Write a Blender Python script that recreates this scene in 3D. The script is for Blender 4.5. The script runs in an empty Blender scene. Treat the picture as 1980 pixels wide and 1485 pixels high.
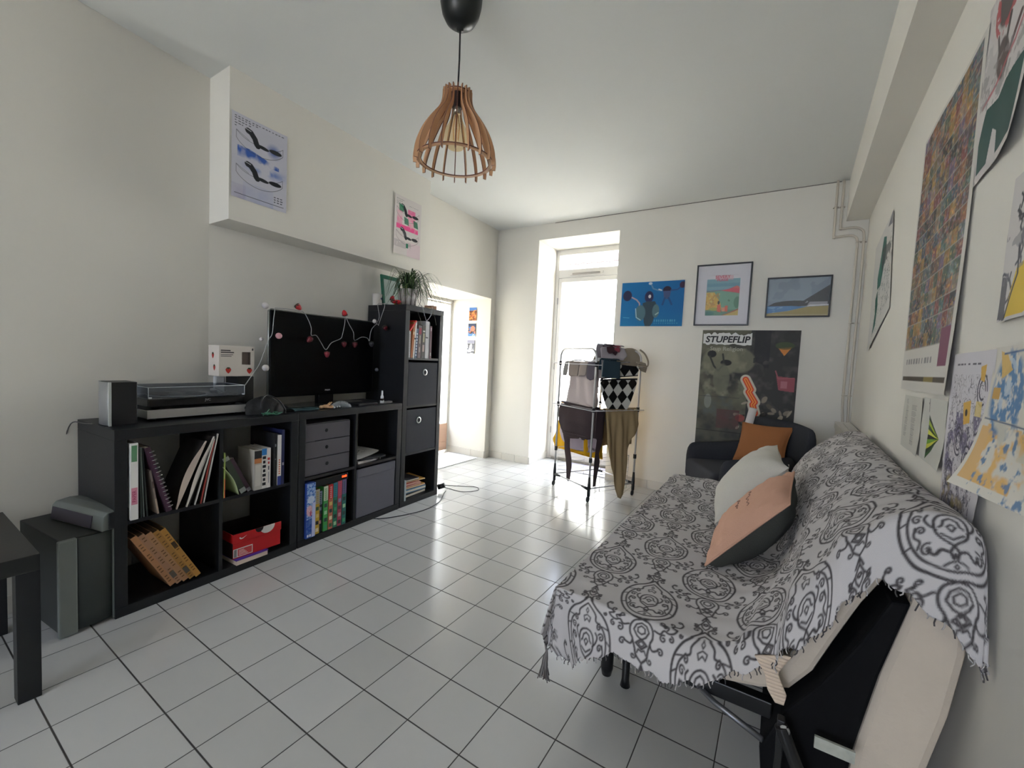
import bpy, math, random
import numpy as np
from mathutils import Matrix, Vector
random.seed(7); rng = np.random.RandomState(7)
sc = bpy.context.scene
COL = sc.collection
PI = math.pi
sin, cos = math.sin, math.cos

# ------------------------------------------------------------------ colour
def lin(c):
    if isinstance(c, str):
        c = [int(c[i:i+2], 16)/255 for i in (0, 2, 4)]
    return tuple(x/12.92 if x <= .04045 else ((x+.055)/1.055)**2.4 for x in c)

# ------------------------------------------------------------------ materials
MATS = {}
def mat(name, col='808080', rough=.6, metal=0., var=0., vscale=8., bump=0., bscale=60., spec=.5,
        col2=None, mode='noise', trans=0., attr=None, emit=None, estr=0., sheen=0., coat=0.):
    if name in MATS: return MATS[name]
    m = bpy.data.materials.new(name); m.use_nodes = True
    nt = m.node_tree; N = nt.nodes; L = nt.links
    b = N['Principled BSDF']
    b.inputs['Roughness'].default_value = rough
    b.inputs['Metallic'].default_value = metal
    b.inputs['Specular IOR Level'].default_value = spec
    if sheen: b.inputs['Sheen Weight'].default_value = sheen
    if coat: b.inputs['Coat Weight'].default_value = coat
    c = lin(col) + (1,)
    b.inputs['Base Color'].default_value = c
    tc = N.new('ShaderNodeTexCoord')
    if attr:
        a = N.new('ShaderNodeAttribute'); a.attribute_name = attr
        L.new(a.outputs['Color'], b.inputs['Base Color'])
    elif var or col2:
        n = N.new('ShaderNodeTexWave' if mode == 'wave' else 'ShaderNodeTexNoise')
        n.inputs['Scale'].default_value = vscale
        if mode == 'wave':
            n.inputs['Distortion'].default_value = 3.; n.inputs['Detail'].default_value = 3
        else:
            n.inputs['Detail'].default_value = 4
        L.new(tc.outputs['Object'], n.inputs['Vector'])
        mx = N.new('ShaderNodeMix'); mx.data_type = 'RGBA'
        c2 = (lin(col2)+(1,)) if col2 else tuple(min(1, v*(1+var)) for v in c[:3])+(1,)
        c1 = c if col2 else tuple(v*(1-var) for v in c[:3])+(1,)
        mx.inputs[6].default_value = c1; mx.inputs[7].default_value = c2
        L.new(n.outputs['Color' if mode == 'wave' else 'Fac'] if mode != 'wave' else n.outputs['Fac'], mx.inputs[0])
        L.new(mx.outputs[2], b.inputs['Base Color'])
    if bump:
        n = N.new('ShaderNodeTexNoise'); n.inputs['Scale'].default_value = bscale; n.inputs['Detail'].default_value = 5
        L.new(tc.outputs['Object'], n.inputs['Vector'])
        bp = N.new('ShaderNodeBump'); bp.inputs['Strength'].default_value = bump; bp.inputs['Distance'].default_value = .01
        L.new(n.outputs['Fac'], bp.inputs['Height']); L.new(bp.outputs['Normal'], b.inputs['Normal'])
    if trans:
        o = N['Material Output']; t = N.new('ShaderNodeBsdfTransparent'); t.inputs[0].default_value = c
        ms = N.new('ShaderNodeMixShader'); ms.inputs[0].default_value = trans
        L.new(b.outputs[0], ms.inputs[1]); L.new(t.outputs[0], ms.inputs[2]); L.new(ms.outputs[0], o.inputs[0])
    if emit:
        b.inputs['Emission Color'].default_value = lin(emit)+(1,); b.inputs['Emission Strength'].default_value = estr
    MATS[name] = m
    return m

# ------------------------------------------------------------------ mesh builder
I4 = Matrix.Identity(4)
WM = {}          # world matrices of things (by object name)
class MB:
    def __init__(s, M=None):
        s.v = []; s.f = []; s.k = []; s.M = M.copy() if M else I4.copy(); s.sm = []
    def add(s, vs, fs, k=0, smooth=False):
        o = len(s.v); M = s.M
        s.v += [tuple(M @ Vector(p)) for p in vs]
        s.f += [tuple(i+o for i in f) for f in fs]
        s.k += [k]*len(fs); s.sm += [smooth]*len(fs)
        return s
    def box(s, x0, x1, y0, y1, z0, z1, k=0):
        return s.add([(x0,y0,z0),(x1,y0,z0),(x1,y1,z0),(x0,y1,z0),(x0,y0,z1),(x1,y0,z1),(x1,y1,z1),(x0,y1,z1)],
                     [(0,3,2,1),(4,5,6,7),(0,1,5,4),(1,2,6,5),(2,3,7,6),(3,0,4,7)], k)
    def prism(s, poly, z0, z1, k=0):
        n = len(poly)
        a = sum(poly[i][0]*poly[(i+1)%n][1]-poly[(i+1)%n][0]*poly[i][1] for i in range(n))
        if a < 0: poly = poly[::-1]
        vs = [(x,y,z0) for x,y in poly]+[(x,y,z1) for x,y in poly]
        return s.add(vs, [tuple(range(n))[::-1], tuple(range(n,2*n))]+[(i,(i+1)%n,n+(i+1)%n,n+i) for i in range(n)], k)
    def tube(s, pts, r, k=0, n=8, closed=False):
        P = [Vector(p) for p in pts]; m = len(P); rs = r if isinstance(r, (list, tuple)) else [r]*m
        vs = []; up = None
        for i in range(m):
            a = P[(i-1)%m] if (i or closed) else P[0]; b = P[(i+1)%m] if (i < m-1 or closed) else P[-1]
            t = (b-a); t = t.normalized() if t.length > 1e-9 else Vector((0,0,1))
            if up is None:
                up = Vector((0,0,1)) if abs(t.z) < .9 else Vector((1,0,0))
            u = (up-t*up.dot(t)); u = u.normalized() if u.length > 1e-6 else t.orthogonal().normalized()
            w = t.cross(u); up = u
            for j in range(n):
                q = 2*PI*j/n; vs.append(tuple(P[i]+(u*cos(q)+w*sin(q))*rs[i]))
        fs = []
        for i in range(m if closed else m-1):
            for j in range(n):
                a = i*n+j; b = i*n+(j+1)%n; c = ((i+1)%m)*n+(j+1)%n; d = ((i+1)%m)*n+j
                fs.append((a,b,c,d))
        if not closed: fs += [tuple(range(n))[::-1], tuple(range((m-1)*n, m*n))]
        return s.add(vs, fs, k, True)
    def lathe(s, prof, c=(0,0,0), k=0, n=24, axis='z', a0=0, a1=2*PI, nocap=False):
        full = abs(a1-a0-2*PI) < 1e-6; m = n if full else n+1; vs = []
        for r, z in prof:
            for j in range(m):
                q = a0+(a1-a0)*j/n; x, y = r*cos(q), r*sin(q)
                if axis == 'z': p = (x,y,z)
                elif axis == 'y': p = (x,z,y)
                else: p = (z,x,y)
                vs.append((p[0]+c[0],p[1]+c[1],p[2]+c[2]))
        fs = []
        for i in range(len(prof)-1):
            for j in range(n):
                a = i*m+j; b = i*m+(j+1)%m
                fs.append((a,b,b+m,a+m) if axis != 'y' else (a,a+m,b+m,b))
        ring = prof[0] == prof[-1] or nocap
        if full and not ring and prof[0][0] > 1e-6: fs.append(tuple(range(m))[::-1])
        if full and not ring and prof[-1][0] > 1e-6: fs.append(tuple(range((len(prof)-1)*m, len(prof)*m)))
        return s.add(vs, fs, k, True)
    def ball(s, c, r, k=0, n=14, h=9):
        if not isinstance(r, (list, tuple)): r = (r,r,r)
        vs = []
        for i in range(h+1):
            t = PI*i/h
            for j in range(n):
                q = 2*PI*j/n; vs.append((c[0]+r[0]*sin(t)*cos(q), c[1]+r[1]*sin(t)*sin(q), c[2]-r[2]*cos(t)))
        return s.add(vs, [(i*n+j, i*n+(j+1)%n, (i+1)*n+(j+1)%n, (i+1)*n+j) for i in range(h) for j in range(n)], k, True)
    def grid(s, fn, nu, nv, k=0, flip=False):
        vs = [fn(i/nu, j/nv) for j in range(nv+1) for i in range(nu+1)]; w = nu+1
        fs = [(j*w+i, j*w+i+1, (j+1)*w+i+1, (j+1)*w+i) for j in range(nv) for i in range(nu)]
        if flip: fs = [f[::-1] for f in fs]
        return s.add(vs, fs, k, True)
    def sheet(s, outline, place, cell=.02, k=0):
        """fill a 2D outline with a fine grid of cells, place(u,v)->3D"""
        us = [p[0] for p in outline]; v_ = [p[1] for p in outline]
        u0, u1, v0, v1 = min(us), max(us), min(v_), max(v_)
        nu = max(2, int((u1-u0)/cell)); nv = max(2, int((v1-v0)/cell))
        U_ = np.linspace(u0, u1, nu+1); V_ = np.linspace(v0, v1, nv+1)
        # snap the row ends to the outline: row-wise scan
        rows = []
        for v in V_:
            vv = min(max(v, v0+1e-4), v1-1e-4); xs = []
            for i in range(len(outline)):
                (a, b), (c, d) = outline[i], outline[(i+1) % len(outline)]
                if (b <= vv) != (d <= vv): xs.append(a+(vv-b)/(d-b)*(c-a))
            xs.sort(); rows.append([(xs[q], xs[q+1]) for q in range(0, len(xs)-1, 2)])
        for r in range(nv):
            A, B = rows[r], rows[r+1]
            for (a0, a1) in A:
                for (b0, b1) in B:
                    if min(a1, b1)-max(a0, b0) <= 1e-5: continue
                    # only join spans that overlap; clip when the counts differ
                    l0, r0, l1, r1 = a0, a1, b0, b1
                    if len(A) < len(B): l0, r0 = max(a0, b0-.012), min(a1, b1+.012)
                    if len(B) < len(A): l1, r1 = max(b0, a0-.012), min(b1, a1+.012)
                    n = nu
                    vs = [place(l0+(r0-l0)*i/n, V_[r]) for i in range(n+1)]+[place(l1+(r1-l1)*i/n, V_[r+1]) for i in range(n+1)]
                    s.add(vs, [(i, i+1, n+2+i, n+1+i) for i in range(n)], k, True)
        return s
    def text(s, body, size, M, k=0, ext=.0006, align='CENTER', shear=0., bold=0.):
        cu = bpy.data.curves.new('t', 'FONT'); cu.body = body; cu.size = size; cu.extrude = ext
        cu.align_x = align; cu.align_y = 'CENTER'; cu.shear = shear; cu.offset = bold; cu.resolution_u = 3
        ob = bpy.data.objects.new('t', cu); COL.objects.link(ob)
        bpy.context.view_layer.update()
        me = bpy.data.meshes.new_from_object(ob.evaluated_get(bpy.context.evaluated_depsgraph_get()))
        s.add([tuple(M @ v.co) for v in me.vertices], [tuple(p.vertices) for p in me.polygons], k)
        bpy.data.objects.remove(ob); bpy.data.curves.remove(cu); bpy.data.meshes.remove(me)
        return s
    def build(s, name, mats, parent=None, bevel=0., solid=0., subsurf=0, weld=False):
        if not isinstance(mats, (list, tuple)): mats = [mats]
        inv = WM[parent.name].inverted() if parent and parent.name in WM else I4
        me = bpy.data.meshes.new(name)
        me.from_pydata([tuple(inv @ Vector(p)) for p in s.v], [], s.f)
        for m in mats: me.materials.append(m)
        me.polygons.foreach_set('material_index', s.k); me.polygons.foreach_set('use_smooth', s.sm)
        me.update()
        if weld:
            import bmesh
            b = bmesh.new(); b.from_mesh(me); bmesh.ops.remove_doubles(b, verts=b.verts, dist=.0004); b.to_mesh(me); b.free()
        o = bpy.data.objects.new(name, me); COL.objects.link(o)
        if parent:
            o.parent = parent
            WM[o.name] = WM.get(parent.name, I4).copy()
        else: WM[o.name] = I4.copy()
        if solid:
            d = o.modifiers.new('Solidify', 'SOLIDIFY'); d.thickness = solid; d.offset = 0
        if bevel:
            d = o.modifiers.new('Bevel', 'BEVEL'); d.width = bevel; d.segments = 2; d.limit_method = 'ANGLE'; d.angle_limit = .7
        if subsurf:
            d = o.modifiers.new('Subsurf', 'SUBSURF'); d.levels = subsurf; d.render_levels = subsurf
        return o

def F(x, y, z=0, deg=0, tilt=None):
    M = Matrix.Translation((x, y, z)) @ Matrix.Rotation(math.radians(deg), 4, 'Z')
    if tilt: M = M @ Matrix.Rotation(math.radians(tilt[1]), 4, tilt[0])
    return M
def tag(o, label, cat, group=None):
    o['label'] = label; o['category'] = cat
    if group: o['group'] = group
    return o
def thing(name, label, cat, M, group=None):
    if not isinstance(M, Matrix): M = Matrix.Translation(M)
    o = bpy.data.objects.new(name, None); o.empty_display_size = .05; COL.objects.link(o)
    o.matrix_world = M; WM[o.name] = M.copy()
    return tag(o, label, cat, group)
def struct(o): o['kind'] = 'structure'; return o
def lab(o, t): o['label'] = t; return o
def rebase(o, p):
    """move a single-mesh thing's origin to p"""
    p = Vector(p); o.data.transform(Matrix.Translation(-p)); o.location = p; WM[o.name] = Matrix.Translation(p); return o
def dup(src, M, label, group=None, mats=None):
    r = src.copy(); COL.objects.link(r); r.matrix_world = M; WM[r.name] = M.copy()
    r['label'] = label
    if group: r['group'] = group
    for ch in list(src.children):
        c = ch.copy(); COL.objects.link(c); c.parent = r
        for g in list(ch.children):
            d = g.copy(); COL.objects.link(d); d.parent = c
    return r

# ------------------------------------------------------------------ raster painting, stored as a colour attribute on a fine mesh
class Cv:
    def __init__(s, w, h, res, bg='ffffff'):
        s.w, s.h, s.res = w, h, res            # metres, metres, samples per metre
        s.nx, s.ny = max(2, int(w*res)), max(2, int(h*res))
        s.a = np.ones((s.ny+1, s.nx+1, 3))*np.array(lin(bg))
        s.X, s.Y = np.meshgrid(np.linspace(0, 1, s.nx+1), np.linspace(0, 1, s.ny+1))
        s.asp = h/w
    def put(s, mask, c, a=1.):
        m = np.clip(mask, 0, 1)[..., None]*a; s.a = s.a*(1-m)+np.array(lin(c))*m; return s
    def rect(s, x0, y0, x1, y1, c, a=1.):
        return s.put(((s.X >= x0)&(s.X <= x1)&(s.Y >= y0)&(s.Y <= y1)).astype(float), c, a)
    def ell(s, x, y, rx, ry, c, a=1., ang=0., soft=.15):
        dx, dy = s.X-x, (s.Y-y)*s.asp; q = cos(ang); w = sin(ang)
        d = np.sqrt(((dx*q+dy*w)/rx)**2+((-dx*w+dy*q)/(ry*s.asp))**2)
        return s.put((1-d)/soft+.5, c, a)
    def poly(s, pts, c, a=1.):
        ins = np.zeros_like(s.X, bool); n = len(pts)
        for i in range(n):
            (x0, y0), (x1, y1) = pts[i], pts[(i+1) % n]
            if y0 == y1: continue
            cr = ((y0 <= s.Y) != (y1 <= s.Y)) & (s.X < (x1-x0)*(s.Y-y0)/(y1-y0)+x0)
            ins ^= cr
        return s.put(ins.astype(float), c, a)
    def line(s, pts, wd, c, a=1.):
        best = np.full_like(s.X, 9.)
        for (x0, y0), (x1, y1) in zip(pts[:-1], pts[1:]):
            dx, dy = x1-x0, (y1-y0)*s.asp; L2 = dx*dx+dy*dy+1e-12
            t = np.clip(((s.X-x0)*dx+(s.Y-y0)*s.asp*dy)/L2, 0, 1)
            best = np.minimum(best, np.hypot(s.X-x0-t*dx, (s.Y-y0)*s.asp-t*dy))
        px = 1/s.nx
        return s.put((wd/2-best)/px+.5, c, a)
    def noise(s, sc_, seed=0, oct_=3):
        r = np.random.RandomState(seed); out = 0; amp = 1.; tot = 0
        for o in range(oct_):
            k = sc_*2**o; gx, gy = int(k)+2, int(k*s.asp)+2; g = r.rand(gy+1, gx+1)
            fx, fy = s.X*k, s.Y*k*s.asp; ix = np.clip(fx.astype(int), 0, gx-1); iy = np.clip(fy.astype(int), 0, gy-1)
            tx, ty = fx-ix, fy-iy; tx = tx*tx*(3-2*tx); ty = ty*ty*(3-2*ty)
            n = (g[iy, ix]*(1-tx)+g[iy, ix+1]*tx)*(1-ty)+(g[iy+1, ix]*(1-tx)+g[iy+1, ix+1]*tx)*ty
            out = out+amp*n; tot += amp; amp *= .55
        return out/tot
    def scribble(s, n, c, box=(0,0,1,1), size=.1, wd=.01, seed=1, a=1.):
        r = random.Random(seed)
        for _ in range(n):
            x = r.uniform(box[0], box[2]); y = r.uniform(box[1], box[3]); an = r.uniform(0, 6.28); pts = [(x, y)]
            for q in range(6):
                an += r.uniform(-1, 1); x += cos(an)*size/5; y += sin(an)*size/5/s.asp; pts.append((x, y))
            s.line(pts, wd, c, a)
        return s
    def words(s, x, y, n, c, w=.02, h=.012, seed=0, a=1.):
        r = random.Random(seed)
        for i in range(n):
            s.rect(x+i*w, y, x+i*w+w*r.uniform(.4, .8), y+h, c, a)
        return s
    def mesh(s, name, place, m, parent=None, back=None):
        """place(U,V arrays in 0..1)-> arrays X,Y,Z in world"""
        x, y, z = place(s.X.ravel(), s.Y.ravel())
        co = np.stack([x, y, z], 1)
        if parent and parent.name in WM:
            Mi = np.array(WM[parent.name].inverted()); co = co@Mi[:3, :3].T+Mi[:3, 3]
        nx, ny = s.nx, s.ny; i = np.arange(nx)[None, :]+np.arange(ny)[:, None]*(nx+1)
        f = np.stack([i, i+1, i+nx+2, i+nx+1], -1).reshape(-1, 4)
        me = bpy.data.meshes.new(name)
        me.vertices.add(len(co)); me.vertices.foreach_set('co', co.ravel().astype(np.float32))
        me.loops.add(f.size); me.loops.foreach_set('vertex_index', f.ravel().astype(np.int32))
        me.polygons.add(len(f)); me.polygons.foreach_set('loop_start', (np.arange(len(f))*4).astype(np.int32))
        me.polygons.foreach_set('use_smooth', np.ones(len(f), bool))
        me.update(calc_edges=True)
        at = me.color_attributes.new('paint', 'FLOAT_COLOR', 'POINT')
        at.data.foreach_set('color', np.concatenate([s.a.reshape(-1, 3), np.ones((len(co), 1))], 1).ravel().astype(np.float32))
        me.materials.append(m)
        o = bpy.data.objects.new(name, me); COL.objects.link(o)
        if parent: o.parent = parent
        WM[o.name] = WM.get(parent.name, I4).copy() if parent else I4.copy()
        return o
PAPER = mat('printed_paper', rough=.55, attr='paint', spec=.3)
PRINT = mat('printed_card', rough=.5, attr='paint', spec=.3)
FABPRINT = mat('printed_cotton', rough=.9, attr='paint', spec=.2, bump=.25, bscale=500)

def smooth_path(pts, n=6):
    """Catmull-Rom through points"""
    P = [Vector(p) for p in pts]; out = []
    for i in range(len(P)-1):
        a = P[i-1] if i else P[0]*2-P[1]; b = P[i]; c = P[i+1]; d = P[i+2] if i+2 < len(P) else P[-1]*2-P[-2]
        for q in range(n):
            t = q/n
            out.append(.5*((2*b)+(c-a)*t+(2*a-5*b+4*c-d)*t*t+(3*b-a-3*c+d)*t**3))
    out.append(P[-1]); return [tuple(p) for p in out]
EXPO=0.85
SKY=8.0
SUN=22.0
# ================================================================== camera, light, sky
cam = bpy.data.cameras.new('camera'); co = bpy.data.objects.new('camera', cam); COL.objects.link(co)
Rw = [[0.84353, 0.534914, 0.048201], [0.071579, -0.023021, -0.997169], [-0.532291, 0.844593, -0.057707]]
Mx = Matrix.Identity(4)
for i in range(3):
    Mx[i][0] = Rw[0][i]; Mx[i][1] = -Rw[1][i]; Mx[i][2] = -Rw[2][i]
Mx[0][3], Mx[1][3], Mx[2][3] = 1.68239, -.89884, 1.10555
co.matrix_world = Mx; cam.sensor_width = 36; cam.lens = 36*823.89/1980; cam.clip_start = .05; sc.camera = co
sc.view_settings.view_transform = 'Standard'; sc.view_settings.look = 'None'; sc.view_settings.gamma = 1
sc.view_settings.use_curve_mapping = False; sc.view_settings.exposure = EXPO
w = bpy.data.worlds.new('sky'); sc.world = w; w.use_nodes = True
nt = w.node_tree; bg = nt.nodes['Background']
bg.inputs[0].default_value = (.80, .90, 1.11, 1); bg.inputs[1].default_value = SKY
def portal(name, loc, rot, sx, sy):
    l = bpy.data.lights.new(name, 'AREA'); l.shape = 'RECTANGLE'; l.size = sx; l.size_y = sy
    l.cycles.is_portal = True
    o = bpy.data.objects.new(name, l); COL.objects.link(o); o.location = loc; o.rotation_euler = rot
su = bpy.data.lights.new('sun', 'SUN'); su.energy = SUN; su.angle = .009; su.color = (1, .985, .96)
so = bpy.data.objects.new('sun', su); COL.objects.link(so)
so.rotation_euler = Vector((-.12, .62, -1.05)).to_track_quat('-Z', 'Y').to_euler()

# ================================================================== the room
WALL = mat('white_wall_paint', 'e3dfd5', .85, var=.02, vscale=1.5, bump=.05, bscale=30, spec=.2)
CEIL = mat('white_ceiling_paint', 'dedfdb', .9, var=.02, vscale=1.2, spec=.15)
JAMB = mat('white_gloss_paint', 'e9e8e2', .4, spec=.4)
PVC = mat('white_pvc', 'dcd9d2', .35)
def floor_mat():
    m = bpy.data.materials.new('white_floor_tiles'); m.use_nodes = True; nt = m.node_tree; N = nt.nodes; L = nt.links; b = N['Principled BSDF']
    g = N.new('ShaderNodeNewGeometry'); sp = N.new('ShaderNodeSeparateXYZ'); L.new(g.outputs['Position'], sp.inputs[0])
    def M(op, a, b_=None, c=None):
        n = N.new('ShaderNodeMath'); n.operation = op
        for i, v in enumerate((a, b_, c)):
            if v is None: continue
            if isinstance(v, (int, float)): n.inputs[i].default_value = v
            else: L.new(v, n.inputs[i])
        return n.outputs[0]
    def edge(ax, wd):
        q = M('MULTIPLY', sp.outputs[ax], 5.); fr = M('FRACT', M('ADD', q, 100.)); d = M('MULTIPLY', M('MINIMUM', fr, M('SUBTRACT', 1., fr)), .2)
        return M('SUBTRACT', 1., M('SMOOTH_MIN', 1., M('MAXIMUM', 0., M('DIVIDE', M('SUBTRACT', d, wd*.6), wd*.5)), 0.))
    ln = M('MAXIMUM', edge(0, .0019), edge(1, .0026))
    fl = N.new('ShaderNodeCombineXYZ')
    L.new(M('FLOOR', M('MULTIPLY', sp.outputs[0], 5.)), fl.inputs[0]); L.new(M('FLOOR', M('MULTIPLY', sp.outputs[1], 5.)), fl.inputs[1])
    wn = N.new('ShaderNodeTexWhiteNoise'); wn.noise_dimensions = '2D'; L.new(fl.outputs[0], wn.inputs[0])
    mx = N.new('ShaderNodeMix'); mx.data_type = 'RGBA'; L.new(wn.outputs[0], mx.inputs[0])
    mx.inputs[6].default_value = lin('bebebb')+(1,); mx.inputs[7].default_value = lin('c7c7c5')+(1,)
    m2 = N.new('ShaderNodeMix'); m2.data_type = 'RGBA'; L.new(ln, m2.inputs[0]); L.new(mx.outputs[2], m2.inputs[6]); m2.inputs[7].default_value = lin('3a3733')+(1,)
    L.new(m2.outputs[2], b.inputs['Base Color'])
    no = N.new('ShaderNodeTexNoise'); no.inputs['Scale'].default_value = 9; L.new(g.outputs['Position'], no.inputs['Vector'])
    L.new(M('ADD', M('MULTIPLY', ln, .5), M('ADD', .13, M('MULTIPLY', no.outputs['Fac'], .12))), b.inputs['Roughness'])
    b.inputs['Specular IOR Level'].default_value = .55
    bp = N.new('ShaderNodeBump'); bp.inputs['Strength'].default_value = .6; bp.inputs['Distance'].default_value = .002
    L.new(M('SUBTRACT', M('MULTIPLY', no.outputs['Fac'], .12), ln), bp.inputs['Height']); L.new(bp.outputs[0], b.inputs['Normal'])
    return m
TILE = floor_mat()
struct(MB().prism([(-1.62, -5.1), (2.3, -5.1), (2.3, 3.62), (-1.62, 3.62)], -.12, 0).build('floor', TILE))
struct(MB().prism([(-1.9, -5.35), (2.5, -5.35), (2.5, 3.85), (-1.9, 3.85)], 2.5, 2.75).build('ceiling', CEIL))
m = MB()
m.prism([(-.80, -5), (-.80, -.85), (-.885, -.335), (-.96, .18), (-.99, 1.68), (-1.0, 1.9), (-1.6, 1.9), (-1.6, -5)], 0, 2.5)
m.prism([(-1.0, 1.9), (-1.03, 2.9), (-1.6, 2.9), (-1.6, 1.9)], 1.75, 2.5)
m.prism([(-1.03, 2.9), (-1.04, 3.0), (-1.04, 3.6), (-1.6, 3.6), (-1.6, 2.9)], 0, 2.5)
struct(m.build('wall_left', WALL))
m = MB()
m.prism([(-1.04, 3.0), (-.525, 3.0), (-.54, 3.44), (-.54, 3.6), (-1.04, 3.6)], 0, 2.5)
m.prism([(.325, 3.0), (2.3, 3.0), (2.3, 3.6), (.345, 3.6)], 0, 2.5)
m.prism([(-.525, 3.0), (.325, 3.0), (.345, 3.6), (-.54, 3.6), (-.54, 3.44)], 2.345, 2.5)
struct(m.build('wall_back', WALL))
struct(MB().prism([(2.035-.15, -5.0), (2.125, 3.0), (2.3, 3.0), (2.3, -5.0)], 0, 2.5).build('wall_right', WALL))
m = MB()
WX0, WX1, WZ0, WZ1 = -.25, 1.65, .75, 2.2
m.box(-.8, WX0, -5.3, -5.0, 0, 2.5); m.box(WX1, 2.3, -5.3, -5.0, 0, 2.5)
m.box(WX0, WX1, -5.3, -5.0, 0, WZ0); m.box(WX0, WX1, -5.3, -5.0, WZ1, 2.5)
struct(m.build('wall_front', WALL))
struct(MB().prism([(-.99, 1.68), (-.805, 1.68), (-.748, .18), (-.965, .18)], 1.75, 2.5).build('trim_1', WALL))          # boxed-in bulkhead
struct(MB().prism([(1.995, 3.0), (2.13, 3.0), (1.93, -5.0), (1.795, -5.0)], 2.21, 2.5).build('trim_2', WALL))       # beam along the right wall
# crack / shadow gap between ceiling and back wall
struct(MB().box(-.35, 1.95, 2.997, 3.0, 2.495, 2.4995).build('trim_3', mat('dark_gap', '6b675f', .9)))
BASE = mat('skirting_tile', 'd3cec4', .35, var=.03, vscale=5)
def skirt(name, pts, h=.075):
    m = MB()
    for (a, b) in zip(pts[:-1], pts[1:]):
        A, B = Vector(a), Vector(b); d = (B-A); n = max(1, round(d.length/.2)); u = d.normalized(); nn = Vector((u.y, -u.x))*.009
        for i in range(n):
            p = A+d*(i/n)+u*.0012; q = A+d*((i+1)/n)-u*.0012
            m.prism([tuple(p), tuple(q), tuple(q+nn), tuple(p+nn)], 0, h)
    struct(m.build(name, BASE, bevel=.0015))
skirt('baseboard_back', [(-1.03, 3.0), (-.525, 3.0)]); skirt('baseboard_back', [(-.525, 3.0), (-.54, 3.44)])
skirt('baseboard_back', [(.325, 3.0), (2.12, 3.0)])
skirt('baseboard_left', [(-1.6, 2.9), (-1.03, 2.9)]); skirt('baseboard_left', [(-1.03, 2.9), (-1.04, 3.0)])
skirt('baseboard_left', [(-.80, -5), (-.80, -.85)]); skirt('baseboard_left', [(-.80, -.85), (-.885, -.335)]); skirt('baseboard_left', [(-.885, -.335), (-.96, .18)])
skirt('baseboard_right', [(2.125, 3.0), (1.885, -5.0)])

GLASS = mat('window_glass', 'ffffff', .02, trans=.95)
# glazed back door in its recess: frame, transom, leaf
d1 = thing('door_1', 'white glazed door', 'door', (-.1, 3.44, 0)); del d1['category']; d1['kind'] = 'structure'; del d1['label']
m = MB(); m.box(-.54, -.50, 3.44, 3.51, 0, 2.345); m.box(.30, .345, 3.44, 3.51, 0, 2.345); m.box(-.50, .30, 3.44, 3.51, 2.285, 2.345)
m.box(-.50, .30, 3.44, 3.51, 2.035, 2.125); m.box(-.50, .30, 3.44, 3.52, 0, .025)
m.build('door_frame', PVC, d1, bevel=.004)
m = MB(); m.box(-.495, -.455, 3.435, 3.50, .03, 2.03); m.box(.255, .295, 3.435, 3.50, .03, 2.03); m.box(-.455, .255, 3.435, 3.50, 1.985, 2.03); m.box(-.455, .255, 3.435, 3.50, .03, .16)
m.box(-.10, .12, 3.427, 3.436, .05, .075); m.box(.15, .24, 3.427, 3.436, .05, .075)
m.build('door_leaf', PVC, d1, bevel=.004)
MB().box(-.455, .255, 3.465, 3.471, .16, 1.985).build('pane', GLASS, d1)
MB().box(-.50, .30, 3.475, 3.481, 2.125, 2.285).build('pane', GLASS, d1)
m = MB(); m.box(-.36, .02, 3.425, 3.44, 2.055, 2.085)
for i in range(3): m.box(-.33, -.01, 3.421, 3.425, 2.06+i*.008, 2.063+i*.008, 1)
lab(m.build('air_vent', [PVC, mat('vent_slot', '8f8579', .7)], d1, bevel=.001), 'slim beige air vent')
for z in (.33, 1.05, 1.78): MB().tube([(-.497, 3.432, z-.035), (-.497, 3.432, z+.035)], .006).build('hinge', mat('steel', '9c9c9c', .3, 1.), d1)
MB().box(-.47, .26, 3.42, 3.44, 0, .02).build('threshold', mat('bare_aluminium', '9a958c', .4, .8), d1)
# side door in the thick left wall
d2 = thing('door_2', 'x', 'x', (-1.56, 2.4, 0)); del d2['category']; d2['kind'] = 'structure'; del d2['label']
m = MB(); m.box(-1.6, -1.56, 1.9, 1.96, 0, 1.75); m.box(-1.6, -1.56, 2.885, 2.9, 0, 1.75); m.box(-1.6, -1.56, 1.96, 2.885, 1.72, 1.75)
m.build('door_frame', PVC, d2, bevel=.003)
PEACH = mat('peach_painted_panel', 'e0b9a0', .5)
m = MB(); m.box(-1.595, -1.565, 1.965, 2.88, .02, .33); m.box(-1.565, -1.555, 2.0, 2.85, .06, .12); m.box(-1.565, -1.555, 2.0, 2.85, .27, .30)
m.box(-1.595, -1.565, 1.965, 2.0, .33, 1.71, 1); m.box(-1.595, -1.565, 2.865, 2.88, .33, 1.71, 1); m.box(-1.595, -1.565, 2.0, 2.865, 1.69, 1.71, 1)
m.build('door_leaf', [PEACH, PVC], d2, bevel=.003)
MB().box(-1.583, -1.577, 2.0, 2.865, .33, 1.69).build('pane', GLASS, d2)
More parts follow.
